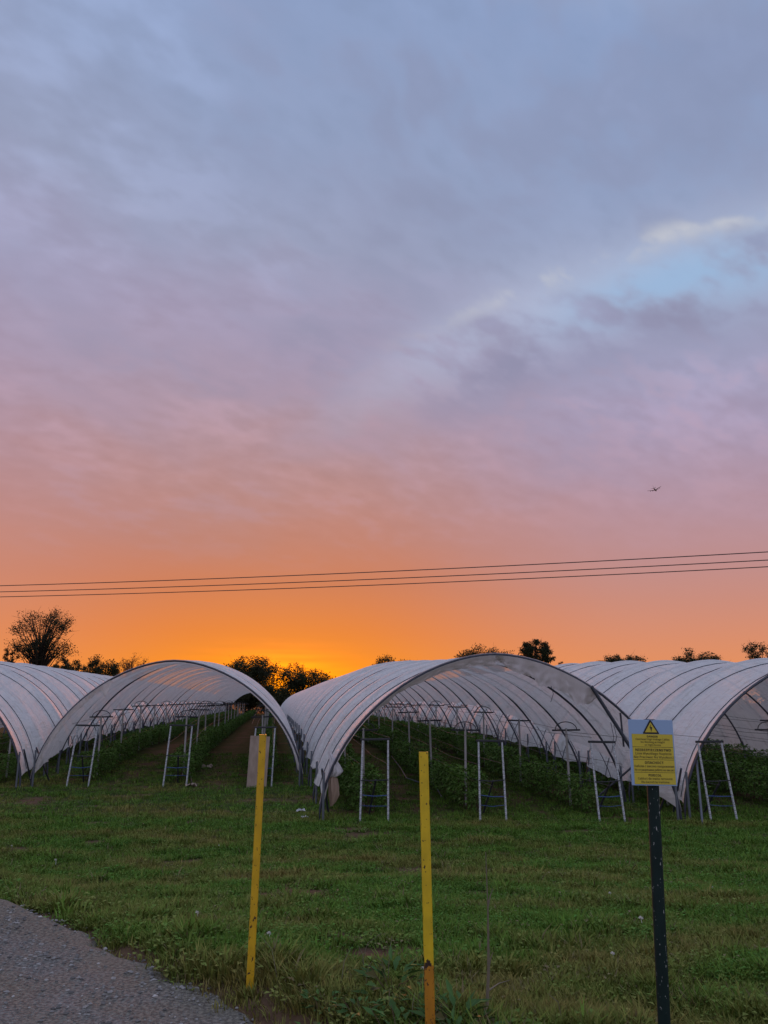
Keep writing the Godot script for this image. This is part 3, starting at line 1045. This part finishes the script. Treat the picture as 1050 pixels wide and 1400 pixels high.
func build_rows() -> void:
	var bushes := bush_meshes()
	var post_m := MB.new(); post_m.tube([Vector3(0, -0.1, 0), Vector3(0, 1.56, 0)], [0.026, 0.024], 8)
	var post_mesh := post_m.mesh()
	var bar_m := MB.new(); bar_m.box(Transform3D(Basis(), Vector3(0, 1.52, 0)), Vector3(0.62, 0.035, 0.035), 0.006)
	var bar_mesh := bar_m.mesh()
	var ap := []
	for a in 13:
		var an := PI * a / 12.0
		ap.append(Vector3(cos(an) * 0.24, 1.53 + sin(an) * 0.16, 0))
	var arc_m := MB.new(); arc_m.tube(ap, [0.010], 5)
	var arc_mesh := arc_m.mesh()
	var far_xf := []
	var far_cols := []
	# tunnel, offset of the row from its left legs, end frame height, width, lean; label bits
	var rows := [
		[-2, 5.75, 1.50, 0.55, 0.03, "in the tunnel under the tall lone tree", ""],
		[-2, 3.5, 1.50, 0.55, 0.0, "in the tunnel under the tall lone tree", ""],
		[-1, 1.25, 1.55, 0.62, 0.10, "by the film wall of the board tunnel", "pale trellis frame leaning beside the film wall of the tunnel with the beige board"],
		[-1, 3.62, 1.55, 0.66, 0.06, "in the middle of the board tunnel", "pale upright trellis frame in the middle of the tunnel with the beige board"],
		[-1, 5.72, 1.50, 0.60, 0.05, "behind the beige board", "trellis frame carrying a beige board in front of its row"],
		[0, 1.06, 1.55, 0.60, 0.02, "nearest the bunched film in the torn tunnel", "pale trellis frame nearest the bunched old film of the torn sheet tunnel"],
		[0, 3.24, 1.52, 0.56, 0.0, "in the middle of the torn sheet tunnel", "pale trellis frame with blue twine in the middle of the torn sheet tunnel"],
		[0, 5.42, 1.50, 0.54, -0.08, "under the diagonal prop of the torn tunnel", "tilted trellis frame under the diagonal prop of the torn sheet tunnel"],
		[1, 0.72, 1.50, 0.56, -0.10, "behind the danger sign", "tilted trellis frame in the tunnel behind the danger sign"],
		[1, 2.95, 1.50, 0.56, 0.0, "in the middle of the danger sign tunnel", ""],
		[1, 5.2, 1.50, 0.56, 0.0, "by the far wall of the danger sign tunnel", ""],
	]
	for r in rows:
		var k: int = r[0]
		var d0 := tunnel_front(k)
		var near := 15 if k == 0 else (16 if k == -1 else 12)
		if k == -2: near = 6
		var rx := func(d: float) -> float: return row_x(k, d) + r[1]
		if r[6]:
			trellis_frame(rx.call(d0 - 0.1), d0 - 0.1, r[2], r[3], r[4], r[6])
		# bushes
		var d: float = d0 + 0.75
		var j := 0
		while d < FAR_END - 2.0:
			var x: float = rx.call(d) + rng.randf_range(-0.05, 0.05)
			var sc := rng.randf_range(0.85, 1.06) * (0.66 if k < 0 else 0.74)
			if j == 0: sc *= 0.85
			if rng.randf() < 0.15: sc *= 0.75
			var b := Basis(Vector3.UP, (0.0 if rng.randf() < 0.5 else PI) + rng.randf_range(-0.2, 0.2) - SLANT).scaled(Vector3(sc * 1.1, sc, sc * 1.15))
			var pick := rng.randi() % 5
			var pos := Vector3(x, land(x, d), -d)
			if j < near * 2 - (near / 2):
				var o := thing("berry_bush", pos, "leafy berry bush in the row " + r[5], "bush", "berry bushes planted in rows")
				o.basis = b
				put("foliage", bushes[pick][0], M.leaf, o)
				put("stem", bushes[pick][1], M.cane, o)
			else:
				far_xf.append(Transform3D(b, pos)); far_cols.append(Color(1, 1, 1))
			d += 0.58
			j += 1
		# posts
		d = d0 + 1.9
		j = 0
		while d < FAR_END - 2.0 and j < 14:
			var x: float = rx.call(d) + rng.randf_range(-0.04, 0.04)
			var o := thing("trellis_post", Vector3(x, land(x, d), -d), "pale T topped post in the row " + r[5], "post", "posts along the crop rows")
			o.rotation = Vector3(rng.randf_range(-0.02, 0.02), -SLANT, rng.randf_range(-0.03, 0.03))
			put("pole", post_mesh, M.postwood, o)
			put("crossbar", bar_mesh, M.dark, o)
			if j % 2 == 0: put("arc", arc_mesh, M.dark, o)
			d += 3.4
			j += 1
		# wires
		var wr := MB.new()
		var o0 := Vector3(rx.call(d0), land(rx.call(d0), d0), -d0)
		for q in [[-0.28, 1.48], [0.28, 1.48], [-0.26, 1.0], [0.26, 1.0], [0.0, 0.62]]:
			var pts := []
			for a in 24:
				var dd := d0 - 0.1 + a * 2.3
				pts.append(Vector3(rx.call(dd) + q[0], land(0, dd) + q[1] - 0.03 * (a % 2), -dd) - o0)
			wr.tube(pts, [0.0045], 4, false)
		var wt := thing("trellis_wire", o0, "thin wires along the row " + r[5], "wire", "wires along the crop rows")
		put("strand", wr.mesh(), M.wire, wt)
	multi("berry_bush_rows", bushes[2][0], M.leaf, far_xf, far_cols, "continuing rows of berry bushes deep inside the tunnels", "bushes")
	# the beige board, in two strips, tied to the third frame of its tunnel
	var db := tunnel_front(-1) - 0.22
	for q in [[337.5, 357.0, 1006.0, 1085.0], [358.0, 368.0, 1007.0, 1081.0]]:
		var a := at_depth(q[0], q[3], db)
		var b := at_depth(q[1], q[2], db)
		var hh := b.y - a.y
		var m := MB.new()
		var bs := Basis(Vector3.BACK, -0.035) * Basis(Vector3.RIGHT, -0.03)
		m.box(Transform3D(bs, Vector3(0, hh * 0.5, 0)), Vector3(b.x - a.x - 0.01, hh, 0.018), 0.003)
		var o := put("board", m.mesh(), M.board, null, Vector3((a.x + b.x) * 0.5, a.y, -db))
		tag(o, ("wide" if q[1] - q[0] > 15 else "narrow") + " beige board standing against a trellis frame behind a yellow post", "board")

# ------------------------------------------------------------------ foreground posts
# square tube standing on a foot, leaning so that its top meets a given point
func square_post(t: Node3D, foot: Vector3, top: Vector3, w: float, mat: Material, turn: float) -> void:
	var ax := top - foot
	var h := ax.length()
	var y := ax.normalized()
	var x := Vector3(cos(turn), 0, -sin(turn)); x = (x - y * x.dot(y)).normalized()
	var z := x.cross(y)
	var mb := MB.new()
	var ch := w * 0.10
	var ring := [Vector2(-w/2 + ch, w/2), Vector2(w/2 - ch, w/2), Vector2(w/2, w/2 - ch), Vector2(w/2, -w/2 + ch), Vector2(w/2 - ch, -w/2), Vector2(-w/2 + ch, -w/2), Vector2(-w/2, -w/2 + ch), Vector2(-w/2, w/2 - ch)]
	var levels := [-0.25, 0.0, 0.25 * h, 0.5 * h, 0.75 * h, h]
	var per := 4.0 * w
	var wallt := 0.005
	for inner in [false, true]:
		for e in 8:
			var p0: Vector2 = ring[e]; var p1: Vector2 = ring[(e + 1) % 8]
			if inner: p0 *= 1.0 - 2.0 * wallt / w; p1 *= 1.0 - 2.0 * wallt / w
			var nn2 := Vector2(p1.y - p0.y, p0.x - p1.x).normalized()
			if nn2.dot(p0 + p1) < 0: nn2 = -nn2
			if inner: nn2 = -nn2
			var nn := (x * nn2.x + z * nn2.y)
			var u0 := e * 0.125; var u1 := (e + 1) * 0.125
			for a in levels.size() - 1:
				if inner and a < levels.size() - 2: continue
				var k := mb.v.size()
				for q in [[p0, levels[a], u0], [p1, levels[a], u1], [p1, levels[a + 1], u1], [p0, levels[a + 1], u0]]:
					var pp: Vector2 = q[0]
					mb.vert(x * pp.x + z * pp.y + y * q[1], nn, Vector2(q[2], 1.0 - clampf(q[1] / h, 0.0, 1.0)))
				mb.tri(k, k + 1, k + 2); mb.tri(k, k + 2, k + 3)
	for e in 8:          # rim
		var p0: Vector2 = ring[e]; var p1: Vector2 = ring[(e + 1) % 8]
		var i0 := p0 * (1.0 - 2.0 * wallt / w); var i1 := p1 * (1.0 - 2.0 * wallt / w)
		var k := mb.v.size()
		for q in [p0, p1, i1, i0]: mb.vert(x * q.x + z * q.y + y * h, y, Vector2(0.5, 0.002))
		mb.tri(k, k + 1, k + 2); mb.tri(k, k + 2, k + 3)
	put("tube", mb.mesh(), mat, t)

func build_posts() -> void:
	var d1 := 4.88
	var p1 := at_depth(342.0, 1338.0, d1)
	var f1 := Vector3(p1.x, land(p1.x, d1), -d1)
	var a := thing("marker_post", f1, "orange yellow metal post rusting at its foot, in front of the beige board", "post", "yellow marker posts in the verge")
	square_post(a, f1, at_depth(359.5, 1004.0, d1 - 0.02), 0.042, M.yellow_a, 0.12)
	var d2 := 4.0
	var p2 := at_depth(589.5, 1450.0, d2)
	var f2 := Vector3(p2.x, land(p2.x, d2), -d2)
	var b := thing("marker_post", f2, "bright yellow metal post with chipped orange paint low down, clear of other things", "post", "yellow marker posts in the verge")
	square_post(b, f2, at_depth(579.0, 1028.0, d2 + 0.02), 0.046, M.yellow_b, -0.05)

# ------------------------------------------------------------------ danger sign
func text_part(parent: Node3D, words: String, mat: Material, size: float, at: Vector3, font: Font, fit := 0.0) -> void:
	var tm := TextMesh.new()
	tm.text = words
	tm.font = font
	tm.font_size = 32
	tm.pixel_size = size / 32.0
	tm.depth = 0.0006
	tm.curve_step = 2.0
	var o := put("lettering", tm, mat, parent, at)
	if fit > 0.0:
		var wd := tm.get_aabb().size.x
		if wd > fit: o.scale = Vector3(fit / wd, 1, 1)

func build_sign() -> void:
	var d := 4.15
	var top := at_depth(888.5, 987.0, d)
	var low := at_depth(909.5, 1430.0, d)
	var foot := Vector3(low.x, land(low.x, d), -d)
	var y := (top - foot).normalized()
	# post: dark green round pipe with flecked paint
	var t := thing("danger_sign", foot, "yellow and blue danger sign on a dark green pipe with flecked paint", "sign")
	var pm := MB.new()
	var pts := []
	for k in 9: pts.append(y * lerpf(-0.3, (top - foot).length() + 0.006, k / 8.0))
	pm.tube(pts, [0.0295], 18)
	for k in pm.uv.size(): pm.uv[k].y /= 1.9
	put("pipe", pm.mesh(), M.green_paint, t)
	var cap := MB.new()
	cap.tube([top - foot + y * 0.004, top - foot + y * 0.010, top - foot + y * 0.014], [0.033, 0.035, 0.022], 18)
	put("cap", cap.mesh(), M.dark, t)
	# board
	var bl := at_depth(888.5, 1028.0, d)
	var bd := Node3D.new()
	bd.name = "board"
	t.add_child(bd)
	bd.position = bl - foot + Vector3(0, 0, 0.037)
	bd.rotation = Vector3(-0.03, 0.03, -0.020)
	bd.scale = Vector3(0.98, 0.93, 1.0)
	var W := 0.236
	var H := 0.345
	var backm := MB.new()
	backm.box(Transform3D(Basis(), Vector3.ZERO), Vector3(W, H, 0.004), 0.0012)
	put("panel", backm.mesh(), plain(Color(0.30, 0.45, 0.68), 0.4), bd)
	var yellow := plain(Color(0.62, 0.50, 0.045), 0.5)
	var black := plain(Color(0.018, 0.015, 0.012), 0.6)
	var font := SystemFont.new()
	font.font_names = PackedStringArray(["Droid Sans"])
	var bold := SystemFont.new()
	bold.font_names = PackedStringArray(["Droid Sans"])
	bold.font_weight = 700
	var groups := [
		["DANGER", "Overhead High Voltage Cables", "No Working at Height", "or High Access"],
		["NIEBEZPIECZENSTWO", "Linie Wysokiego Napiecia", "Nie Pracowac Na Wysokosci"],
		["ОПАСНОСТ", "Кабели с високо напрежение", "Не се разрешава работа на високо"],
		["PERICOL", "Cabluri de inalta tensiune", "Nu lucrati la inaltime"]]
	var hs := [0.069, 0.066, 0.066, 0.062]
	var yt := H * 0.5 - 0.076
	for k in 4:
		var hh: float = hs[k]
		var m := MB.new()
		m.box(Transform3D(Basis(), Vector3(0.004, yt - hh * 0.5, 0.0030)), Vector3(W - 0.022, hh - 0.0022, 0.0015))
		put("notice", m.mesh(), yellow, bd)
		var n: int = groups[k].size()
		var step: float = (hh - 0.010) / n
		for j in n:
			var cy: float = yt - 0.006 - step * (j + 0.5)
			text_part(bd, groups[k][j], black, step * (0.98 if j == 0 else 0.90), Vector3(0.004, cy, 0.0042), bold if j == 0 else font, W - 0.03)
		yt -= hh
	# the thin line between the notices shows as a dark backing strip
	var ln := MB.new()
	ln.box(Transform3D(Basis(), Vector3(0.004, H * 0.5 - 0.076 - 0.1315, 0.0022)), Vector3(W - 0.0225, 0.262, 0.0008))
	put("border", ln.mesh(), black, bd)
	# warning triangle
	var tri := MB.new()
	var tc := Vector3(-0.001, H * 0.5 - 0.036, 0)
	flat_poly(tri, [Vector2(-0.043, -0.036), Vector2(-0.040, -0.039), Vector2(0.040, -0.039), Vector2(0.043, -0.036), Vector2(0.003, 0.035), Vector2(-0.003, 0.035)], tc, 0.0038)
	put("warning_triangle", tri.mesh(), black, bd)
	var tin := MB.new()
	flat_poly(tin, [Vector2(-0.032, -0.031), Vector2(0.032, -0.031), Vector2(0, 0.023)], tc, 0.0048)
	put("warning_triangle", tin.mesh(), yellow, bd)
	var bolt := MB.new()
	flat_poly(bolt, [Vector2(0.003, 0.014), Vector2(-0.007, -0.006), Vector2(-0.0015, -0.006)], tc, 0.0058)
	flat_poly(bolt, [Vector2(-0.0035, -0.004), Vector2(0.0075, -0.002), Vector2(0.0015, -0.029)], tc, 0.0058)
	put("lightning_mark", bolt.mesh(), black, bd)

func flat_poly(mb: MB, pts: Array, at: Vector3, z: float) -> void:
	var k := mb.v.size()
	for p in pts: mb.vert(at + Vector3(p.x, p.y, z), Vector3.BACK)
	for a in range(1, pts.size() - 1): mb.tri(k, k + a, k + a + 1)

# ------------------------------------------------------------------ cables
func build_cables() -> void:
	var l := at_depth(0.0, 803.0, 62.0)
	var r := at_depth(1050.0, 757.0, 47.6)
	var run := r - l
	var a := l - run * 0.28
	var b := r + run * 0.30
	var ends := []
	for q in [[Vector3(0, 0, 0)], [Vector3(0.4, -0.26, -1.5)], [Vector3(0.8, -0.48, -2.8)]]:
		var o: Vector3 = q[0]
		var pts := []
		for k in 41:
			var f := k / 40.0
			pts.append(a.lerp(b, f) + o - Vector3(0, 0.5 * 4.0 * (f - f * f) - 0.42, 0) - (a + o))
		var m := MB.new()
		m.tube(pts, [0.032], 5)
		var c := put("power_cable", m.mesh(), M.cable, null, a + o)
		tag(c, ["uppermost overhead power cable crossing the sunset sky", "middle one of three overhead power cables", "lowest overhead power cable crossing the sunset sky"][taken.get("power_cable", 0)], "cable", "overhead power cables")
	for e in [a, b]:
		var g := land(e.x, -e.z)
		var t := thing("utility_pole", Vector3(e.x + 0.4, g, e.z - 1.4), "tall wooden pole carrying the overhead cables " + ("past the tall lone tree" if e == a else "past the danger sign"), "pole", "cable poles")
		var m := MB.new()
		m.tube([Vector3(0, -0.5, 0), Vector3(0, e.y - g - 0.35, 0)], [0.16, 0.11], 10)
		put("pole", m.mesh(), M.bark, t)
		var c := MB.new()
		var ar := Vector3(-0.4, -0.30 + 0.42, 1.5)
		var br := Vector3(0.4, -0.80 + 0.42, -1.5)
		c.tube([Vector3(0, e.y - g, 0) + ar, Vector3(0, e.y - g, 0) + br], [0.07], 6)
		put("crossarm", c.mesh(), M.bark, t)

# ------------------------------------------------------------------ airplane
func build_airplane() -> void:
	var p := at_depth(895.5, 669.5, 4150.0)
	var t := thing("airplane", p, "dark four engined airliner flying away high in the sky", "airplane")
	# own axes: +x right wing, +y up, -z nose
	var fus := MB.new()
	var zs := [-36.0, -34.0, -30.0, -24.0, 8.0, 20.0, 30.0, 36.0]
	var rs := [0.4, 1.9, 3.2, 3.9, 3.9, 3.0, 1.5, 0.4]
	var pts := []
	for k in zs.size(): pts.append(Vector3(0, 0.06 * maxf(0.0, zs[k] - 8.0), zs[k]))
	fus.tube(pts, rs, 12)
	put("fuselage", fus.mesh(), M.plane, t)
	for s in [-1.0, 1.0]:
		var w := MB.new()
		wing(w, Vector3(s * 3.0, -1.5, -12.0), Vector3(s * 39.5, 3.6, 13.0), 17.0, 4.0, 1.9)
		put("wing", w.mesh(), M.plane, t)
		var h := MB.new()
		wing(h, Vector3(s * 1.0, 2.0, 24.0), Vector3(s * 15.0, 3.6, 32.5), 9.0, 3.5, 0.8)
		put("tailplane", h.mesh(), M.plane, t)
		for q in [[14.5, -3.0], [25.5, 5.0]]:
			var e := MB.new()
			e.tube([Vector3(s * q[0], -2.8 + q[0] * 0.09, q[1] - 6.0), Vector3(s * q[0], -2.8 + q[0] * 0.09, q[1] - 4.0), Vector3(s * q[0], -2.8 + q[0] * 0.09, q[1] + 1.0)], [1.6, 1.9, 1.1], 10)
			put("engine", e.mesh(), M.plane, t)
	var f := MB.new()
	wing(f, Vector3(0, 3.0, 20.0), Vector3(0, 17.0, 33.0), 12.0, 5.0, 0.9)
	put("tail_fin", f.mesh(), M.plane, t)
	t.rotation_order = EULER_ORDER_YXZ
	t.rotation = Vector3(0.03, deg_to_rad(-20.0 - 11.0), deg_to_rad(12.0))

func wing(m: MB, root: Vector3, tip: Vector3, c0: float, c1: float, th: float) -> void:
	var up := (tip - root).cross(Vector3(0, 0, 1)).normalized()
	var k := m.v.size()
	for q in [[root, c0, th], [tip, c1, th * 0.35]]:
		for o in [[0.0, 0.0], [0.3, 0.5], [1.0, 0.0], [0.3, -0.5]]:
			m.vert(q[0] + Vector3(0, 0, q[1] * o[0]) + up * (o[1] * q[2]), up * (1.0 if o[1] >= 0 else -1.0))
	for j in 4:
		var a := k + j; var b := k + (j + 1) % 4
		m.tri(a, b, a + 4); m.tri(b, b + 4, a + 4)
	m.tri(k + 4, k + 5, k + 6); m.tri(k + 4, k + 6, k + 7)

# ------------------------------------------------------------------ grass
func tuft(kind: int) -> ArrayMesh:
	var mb := MB.new()
	if kind < 3:
		var blades: int = [11, 8, 13][kind]
		for k in blades:
			var an := rng.randf() * TAU
			var r := 0.045 * sqrt(rng.randf())
			var p := Vector3(cos(an) * r, -0.005, sin(an) * r)
			var out := Vector3(cos(an + rng.randfn() * 0.6), 0, sin(an + rng.randfn() * 0.6))
			var h: float = rng.randf_range(0.022, 0.05) * [1.0, 1.5, 0.8][kind]
			var bend := rng.randf_range(0.25, 0.9) * h
			var side := Vector3(-out.z, 0, out.x) * rng.randf_range(0.0018, 0.0032)
			var m := p + Vector3(0, h * 0.6, 0) + out * bend * 0.35
			var tip := p + Vector3(0, h, 0) + out * bend
			var nn := side.cross(tip - p).normalized()
			if nn.y < 0.0: nn = -nn
			var g := rng.randf_range(0.75, 1.25)
			mb.col = Color(g, g, g)
			var i := mb.v.size()
			mb.vert(p - side, nn); mb.vert(p + side, nn); mb.vert(m + side * 0.9, nn); mb.vert(m - side * 0.9, nn); mb.vert(tip, nn)
			mb.tri(i, i + 1, i + 2); mb.tri(i, i + 2, i + 3); mb.tri(i + 3, i + 2, i + 4)
	else:
		for k in 12:
			var an := rng.randf() * TAU
			var r := 0.07 * sqrt(rng.randf())
			var p := Vector3(cos(an) * r, rng.randf_range(0.006, 0.03), sin(an) * r)
			var g := rng.randf_range(0.8, 1.2)
			mb.col = Color(g, g, g)
			var a2 := rng.randf() * TAU
			mb.leaf(p, Vector3(cos(a2), rng.randf_range(0.0, 0.5), sin(a2)).normalized(), Vector3(0, 1, 0), rng.randf_range(0.016, 0.032), rng.randf_range(0.012, 0.022), 0.15)
	return mb.mesh()

func build_grass() -> void:
	var xf := [[], [], [], []]
	var cols := [[], [], [], []]
	for k in 220000:
		# depth chosen so that near turf is denser
		var f := rng.randf()
		var d := 2.9 * pow(27.0 / 2.9, pow(f, 0.92))
		var x := rng.randf_range(-1, 1) * (0.60 * d + 1.6)
		var e := x + d - 3.9
		if e < -0.15: continue
		if d > 16.0 and rng.randf() < 0.5: continue
		var b := bare(x, d)
		if rng.randf() < b * 0.93: continue
		var edge := e + 0.5 * n_fine.get_noise_2d(x * 2.0, d * 2.0)
		if edge < 0.10 and rng.randf() < 0.7: continue
		var dr := dryness(x, d)
		var rough := smooth(0.1, 0.45, n_soft.get_noise_2d(x * 1.1 + 60.0, d * 1.1))
		var kind := 0
		var roll := rng.randf()
		if roll < 0.22 * (1.0 - dr): kind = 3
		elif roll < 0.45: kind = 2
		elif roll < 0.55 + 0.3 * rough: kind = 1
		var s := rng.randf_range(0.75, 1.25) * (1.0 + 0.5 * rough + 0.02 * d)
		s *= 1.0 + 0.35 * exp(-pow((e - 0.6) / 0.5, 2.0))
		var tilt := Basis(Vector3.RIGHT, rng.randf_range(-0.15, 0.15))
		xf[kind].append(Transform3D((Basis(Vector3.UP, rng.randf() * TAU) * tilt).scaled(Vector3(s, s * rng.randf_range(0.8, 1.15), s)), Vector3(x, land(x, d), -d)))
		var green := Color(0.108, 0.215, 0.033)
		if kind == 3: green = Color(0.094, 0.215, 0.040)
		var c := green.lerp(Color(0.27, 0.225, 0.075), clampf(dr * 0.85 + rng.randfn() * 0.14, 0, 1))
		if rng.randf() < 0.04: c = Color(0.20, 0.17, 0.09)
		var g := rng.randf_range(0.75, 1.25)
		cols[kind].append(Color(c.r * g, c.g * g, c.b * g))
	for k in 4:
		multi("grass" if k < 3 else "clover", tuft(k), M.grass, xf[k], cols[k], ["short mown green turf between track and tunnels", "longer uneven grass blades scattered through the turf", "dense low grass blades covering the field", "small round clover leaves low in the turf"][k], "grass" if k < 3 else "clover")
	# white clover heads
	var fl := MB.new()
	for k in 16:
		var dir := Vector3(rng.randfn(), rng.randf_range(0.0, 1.0), rng.randfn()).normalized()
		fl.leaf(dir * 0.002, dir, dir.cross(Vector3(0.3, 0.9, 0.2)).normalized(), 0.013, 0.008, 0.2)
	var fm := fl.mesh()
	var sm := MB.new(); sm.tube([Vector3(0, -0.05, 0), Vector3(0.004, -0.02, 0), Vector3.ZERO], [0.0012], 4, false)
	var stem := sm.mesh()
	for k in 12:
		var d := rng.randf_range(4.6, 13.0)
		var x := rng.randf_range(-1, 1) * 0.5 * d
		if x + d < 5.0: continue
		var t := thing("clover_flower", Vector3(x, land(x, d), -d), "small white clover head in the turf", "flower", "white clover heads dotted in the turf")
		t.scale = Vector3.ONE * rng.randf_range(0.9, 1.6)
		put("head", fm, M.petal, t, Vector3(0, 0.045, 0))
		put("stalk", stem, M.leaf, t, Vector3(0, 0.045, 0))

# ------------------------------------------------------------------ verge weeds
func build_verge() -> void:
	var kinds := []
	for k in 4:
		var f := MB.new()
		var count := 26 + k * 6
		for q in count:
			var an := rng.randf() * TAU
			var r := 0.03 + 0.12 * sqrt(rng.randf())
			var y := rng.randf_range(0.02, 0.17) * (1.0 - r * 2.5)
			var dir := Vector3(cos(an), rng.randf_range(0.05, 0.7), sin(an)).normalized()
			var up := (Vector3.UP + Vector3(rng.randfn(), 0, rng.randfn()) * 0.35).normalized()
			up = (up - dir * up.dot(dir)).normalized()
			var g := rng.randf_range(0.7, 1.35)
			f.col = Color(0.062 * g, 0.135 * g, 0.034 * g)
			if rng.randf() < 0.05: f.col = Color(0.10, 0.095, 0.035)
			f.leaf(Vector3(cos(an) * r, y, sin(an) * r), dir, up, rng.randf_range(0.04, 0.085) * (1.0 + 0.2 * k), rng.randf_range(0.022, 0.042), 0.22)
		var s := MB.new()
		for q in 6:
			var an := rng.randf() * TAU
			s.tube([Vector3(0, -0.02, 0), Vector3(cos(an) * 0.08, 0.08, sin(an) * 0.08), Vector3(cos(an) * 0.14, rng.randf_range(0.1, 0.2), sin(an) * 0.14)], [0.0025, 0.002, 0.001], 4, false)
		kinds.append([f.mesh(), s.mesh()])
	for k in 230:
		var u := rng.randf_range(-3.6, 3.4)
		var w := 0.02 + 0.75 * pow(rng.randf(), 1.3)
		if u > -0.6: w += rng.randf() * 0.5
		if u < -2.0 and rng.randf() < 0.6: continue
		var p := Vector3(1.95, 0, -1.95) + Vector3(1, 0, 1).normalized() * u + Vector3(1, 0, -1).normalized() * (w + track_edge(u))
		p.y = land(p.x, -p.z)
		var q := rng.randi() % 4
		var t := thing("weed", p, ["low sprawling", "small leafed", "broad leafed", "tall bushy"][q] + " green weed in the verge along the gravel track", "weed", "weeds along the edge of the track")
		t.rotation.y = rng.randf() * TAU
		t.scale = Vector3.ONE * rng.randf_range(0.55, 1.1)
		put("foliage", kinds[q][0], M.leaf, t)
		put("stem", kinds[q][1], M.cane, t)
	# dry stalks
	for k in 34:
		var u := rng.randf_range(-4.2, 3.2)
		var w := rng.randf_range(0.0, 1.0)
		var p := Vector3(1.95, 0, -1.95) + Vector3(1, 0, 1).normalized() * u + Vector3(1, 0, -1).normalized() * (w + track_edge(u))
		p.y = land(p.x, -p.z)
		var m := MB.new()
		var an := rng.randf() * TAU
		var h := rng.randf_range(0.10, 0.26)
		var o := Vector3(cos(an), 0, sin(an)) * h * rng.randf_range(0.2, 0.9)
		m.tube([Vector3(0, -0.01, 0), o * 0.35 + Vector3(0, h * 0.7, 0), o + Vector3(0, h, 0)], [0.0022, 0.0017, 0.0009], 4, false)
		tag(put("dry_stalk", m.mesh(), M.dry, null, p), "thin dry grass stalk bent over in the verge", "stalk", "dry stalks in the verge")
	# slender grey sapling
	var d := 4.35
	var f0 := at_depth(664.0, 1395.0, d)
	var ft := Vector3(f0.x, land(f0.x, d), -d)
	var tw := thing("dead_sapling", ft, "slender bare grey stem standing in the grass between yellow post and sign", "sapling")
	var m := MB.new()
	var p1 := at_depth(668, 1325, d) - ft
	var p2 := at_depth(667, 1240, d - 0.1) - ft
	var p3 := at_depth(664, 1165, d - 0.15) - ft
	m.tube([Vector3(0, -0.03, 0), p1, p2, p3], [0.011, 0.008, 0.004, 0.0018], 6)
	put("stem", m.mesh(), M.dry, tw)
	for q in [[p1, at_depth(674, 1302, d) - ft], [p1 * 0.6, at_depth(697, 1340, d + 0.1) - ft], [p2, at_depth(674, 1215, d - 0.1) - ft]]:
		var b := MB.new()
		b.tube([q[0], q[0].lerp(q[1], 0.5) + Vector3(0, 0.01, 0), q[1]], [0.005, 0.003, 0.0012], 5)
		put("twig", b.mesh(), M.dry, tw)

# ------------------------------------------------------------------ odds and ends by the tunnels
func build_scraps() -> void:
	var spots := [[411.0, 1110.0, 0.16, "pair of white film scraps lying in the grass by the bunched film, larger piece"], [417.0, 1119.0, 0.13, "smaller flat white film scrap in the grass by the bunched film"], [283.0, 1050.0, 0.3, "crumpled pale film lying on the bare alley beside a pipe"], [262.0, 1076.0, 0.28, "crumpled beige film at the mouth of the bare alley"]]
	for s in spots:
		var r := ray(s[0], s[1])
		var d := 10.0
		for k in 200:
			d += 0.08
			if EYE + r.y * d < land(r.x * d, d): break
		var p := Vector3(r.x * d, land(r.x * d, d) + 0.012, -d)
		var m := MB.new()
		var sz: float = s[2]
		for a in 9:
			for b in 9:
				var q := Vector3((a / 8.0 - 0.5) * sz, 0, (b / 8.0 - 0.5) * sz * 0.8)
				q.x += sz * 0.2 * n_soft.get_noise_2d(a * 0.5 + s[0], b * 0.5); q.z += sz * 0.2 * n_soft.get_noise_2d(a * 0.5, b * 0.5 + s[1])
				q.y = sz * 0.45 * maxf(0.0, 0.15 + n_fine.get_noise_2d(a * 0.45 + s[0], b * 0.45))
				m.vert(q, Vector3.UP)
		for a in 8:
			for b in 8:
				var k := a * 9 + b
				m.tri(k, k + 1, k + 9); m.tri(k + 1, k + 10, k + 9)
		smooth_normals(m, true)
		tag(put("film_scrap", m.mesh(), M.scrap if s[0] > 400 else M.board, null, p), s[3], "scrap")
	# black water pipe snaking from the crop row to the alley
	var pts := []
	for q in [[262, 1072], [259, 1055], [262, 1042], [274, 1036], [279, 1024], [284, 1018]]:
		var r := ray(q[0], q[1])
		var d := 17.0
		for k in 300:
			d += 0.06
			if EYE + r.y * d < land(r.x * d, d): break
		pts.append(Vector3(r.x * d, land(r.x * d, d) + 0.03, -d))
	var o: Vector3 = pts[0]
	for k in pts.size(): pts[k] -= o
	var pm := MB.new(); pm.tube(pts, [0.02], 6)
	tag(put("water_pipe", pm.mesh(), M.pipe, null, o), "black water pipe snaking along the bare alley of the board tunnel", "pipe")
	pts = []
	for q in [[535, 1035], [548, 1052], [556, 1066], [572, 1071], [590, 1071], [597, 1079], [604, 1092]]:
		var r := ray(q[0], q[1])
		var d := 14.0
		for k in 300:
			d += 0.06
			if EYE + r.y * d < land(r.x * d, d): break
		pts.append(Vector3(r.x * d, land(r.x * d, d) + 0.03, -d))
	o = pts[0]
	for k in pts.size(): pts[k] -= o
	var p2 := MB.new(); p2.tube(pts, [0.016], 6)
	tag(put("water_pipe", p2.mesh(), M.galv, null, o), "pale water pipe crossing the alley of the torn sheet tunnel", "pipe")
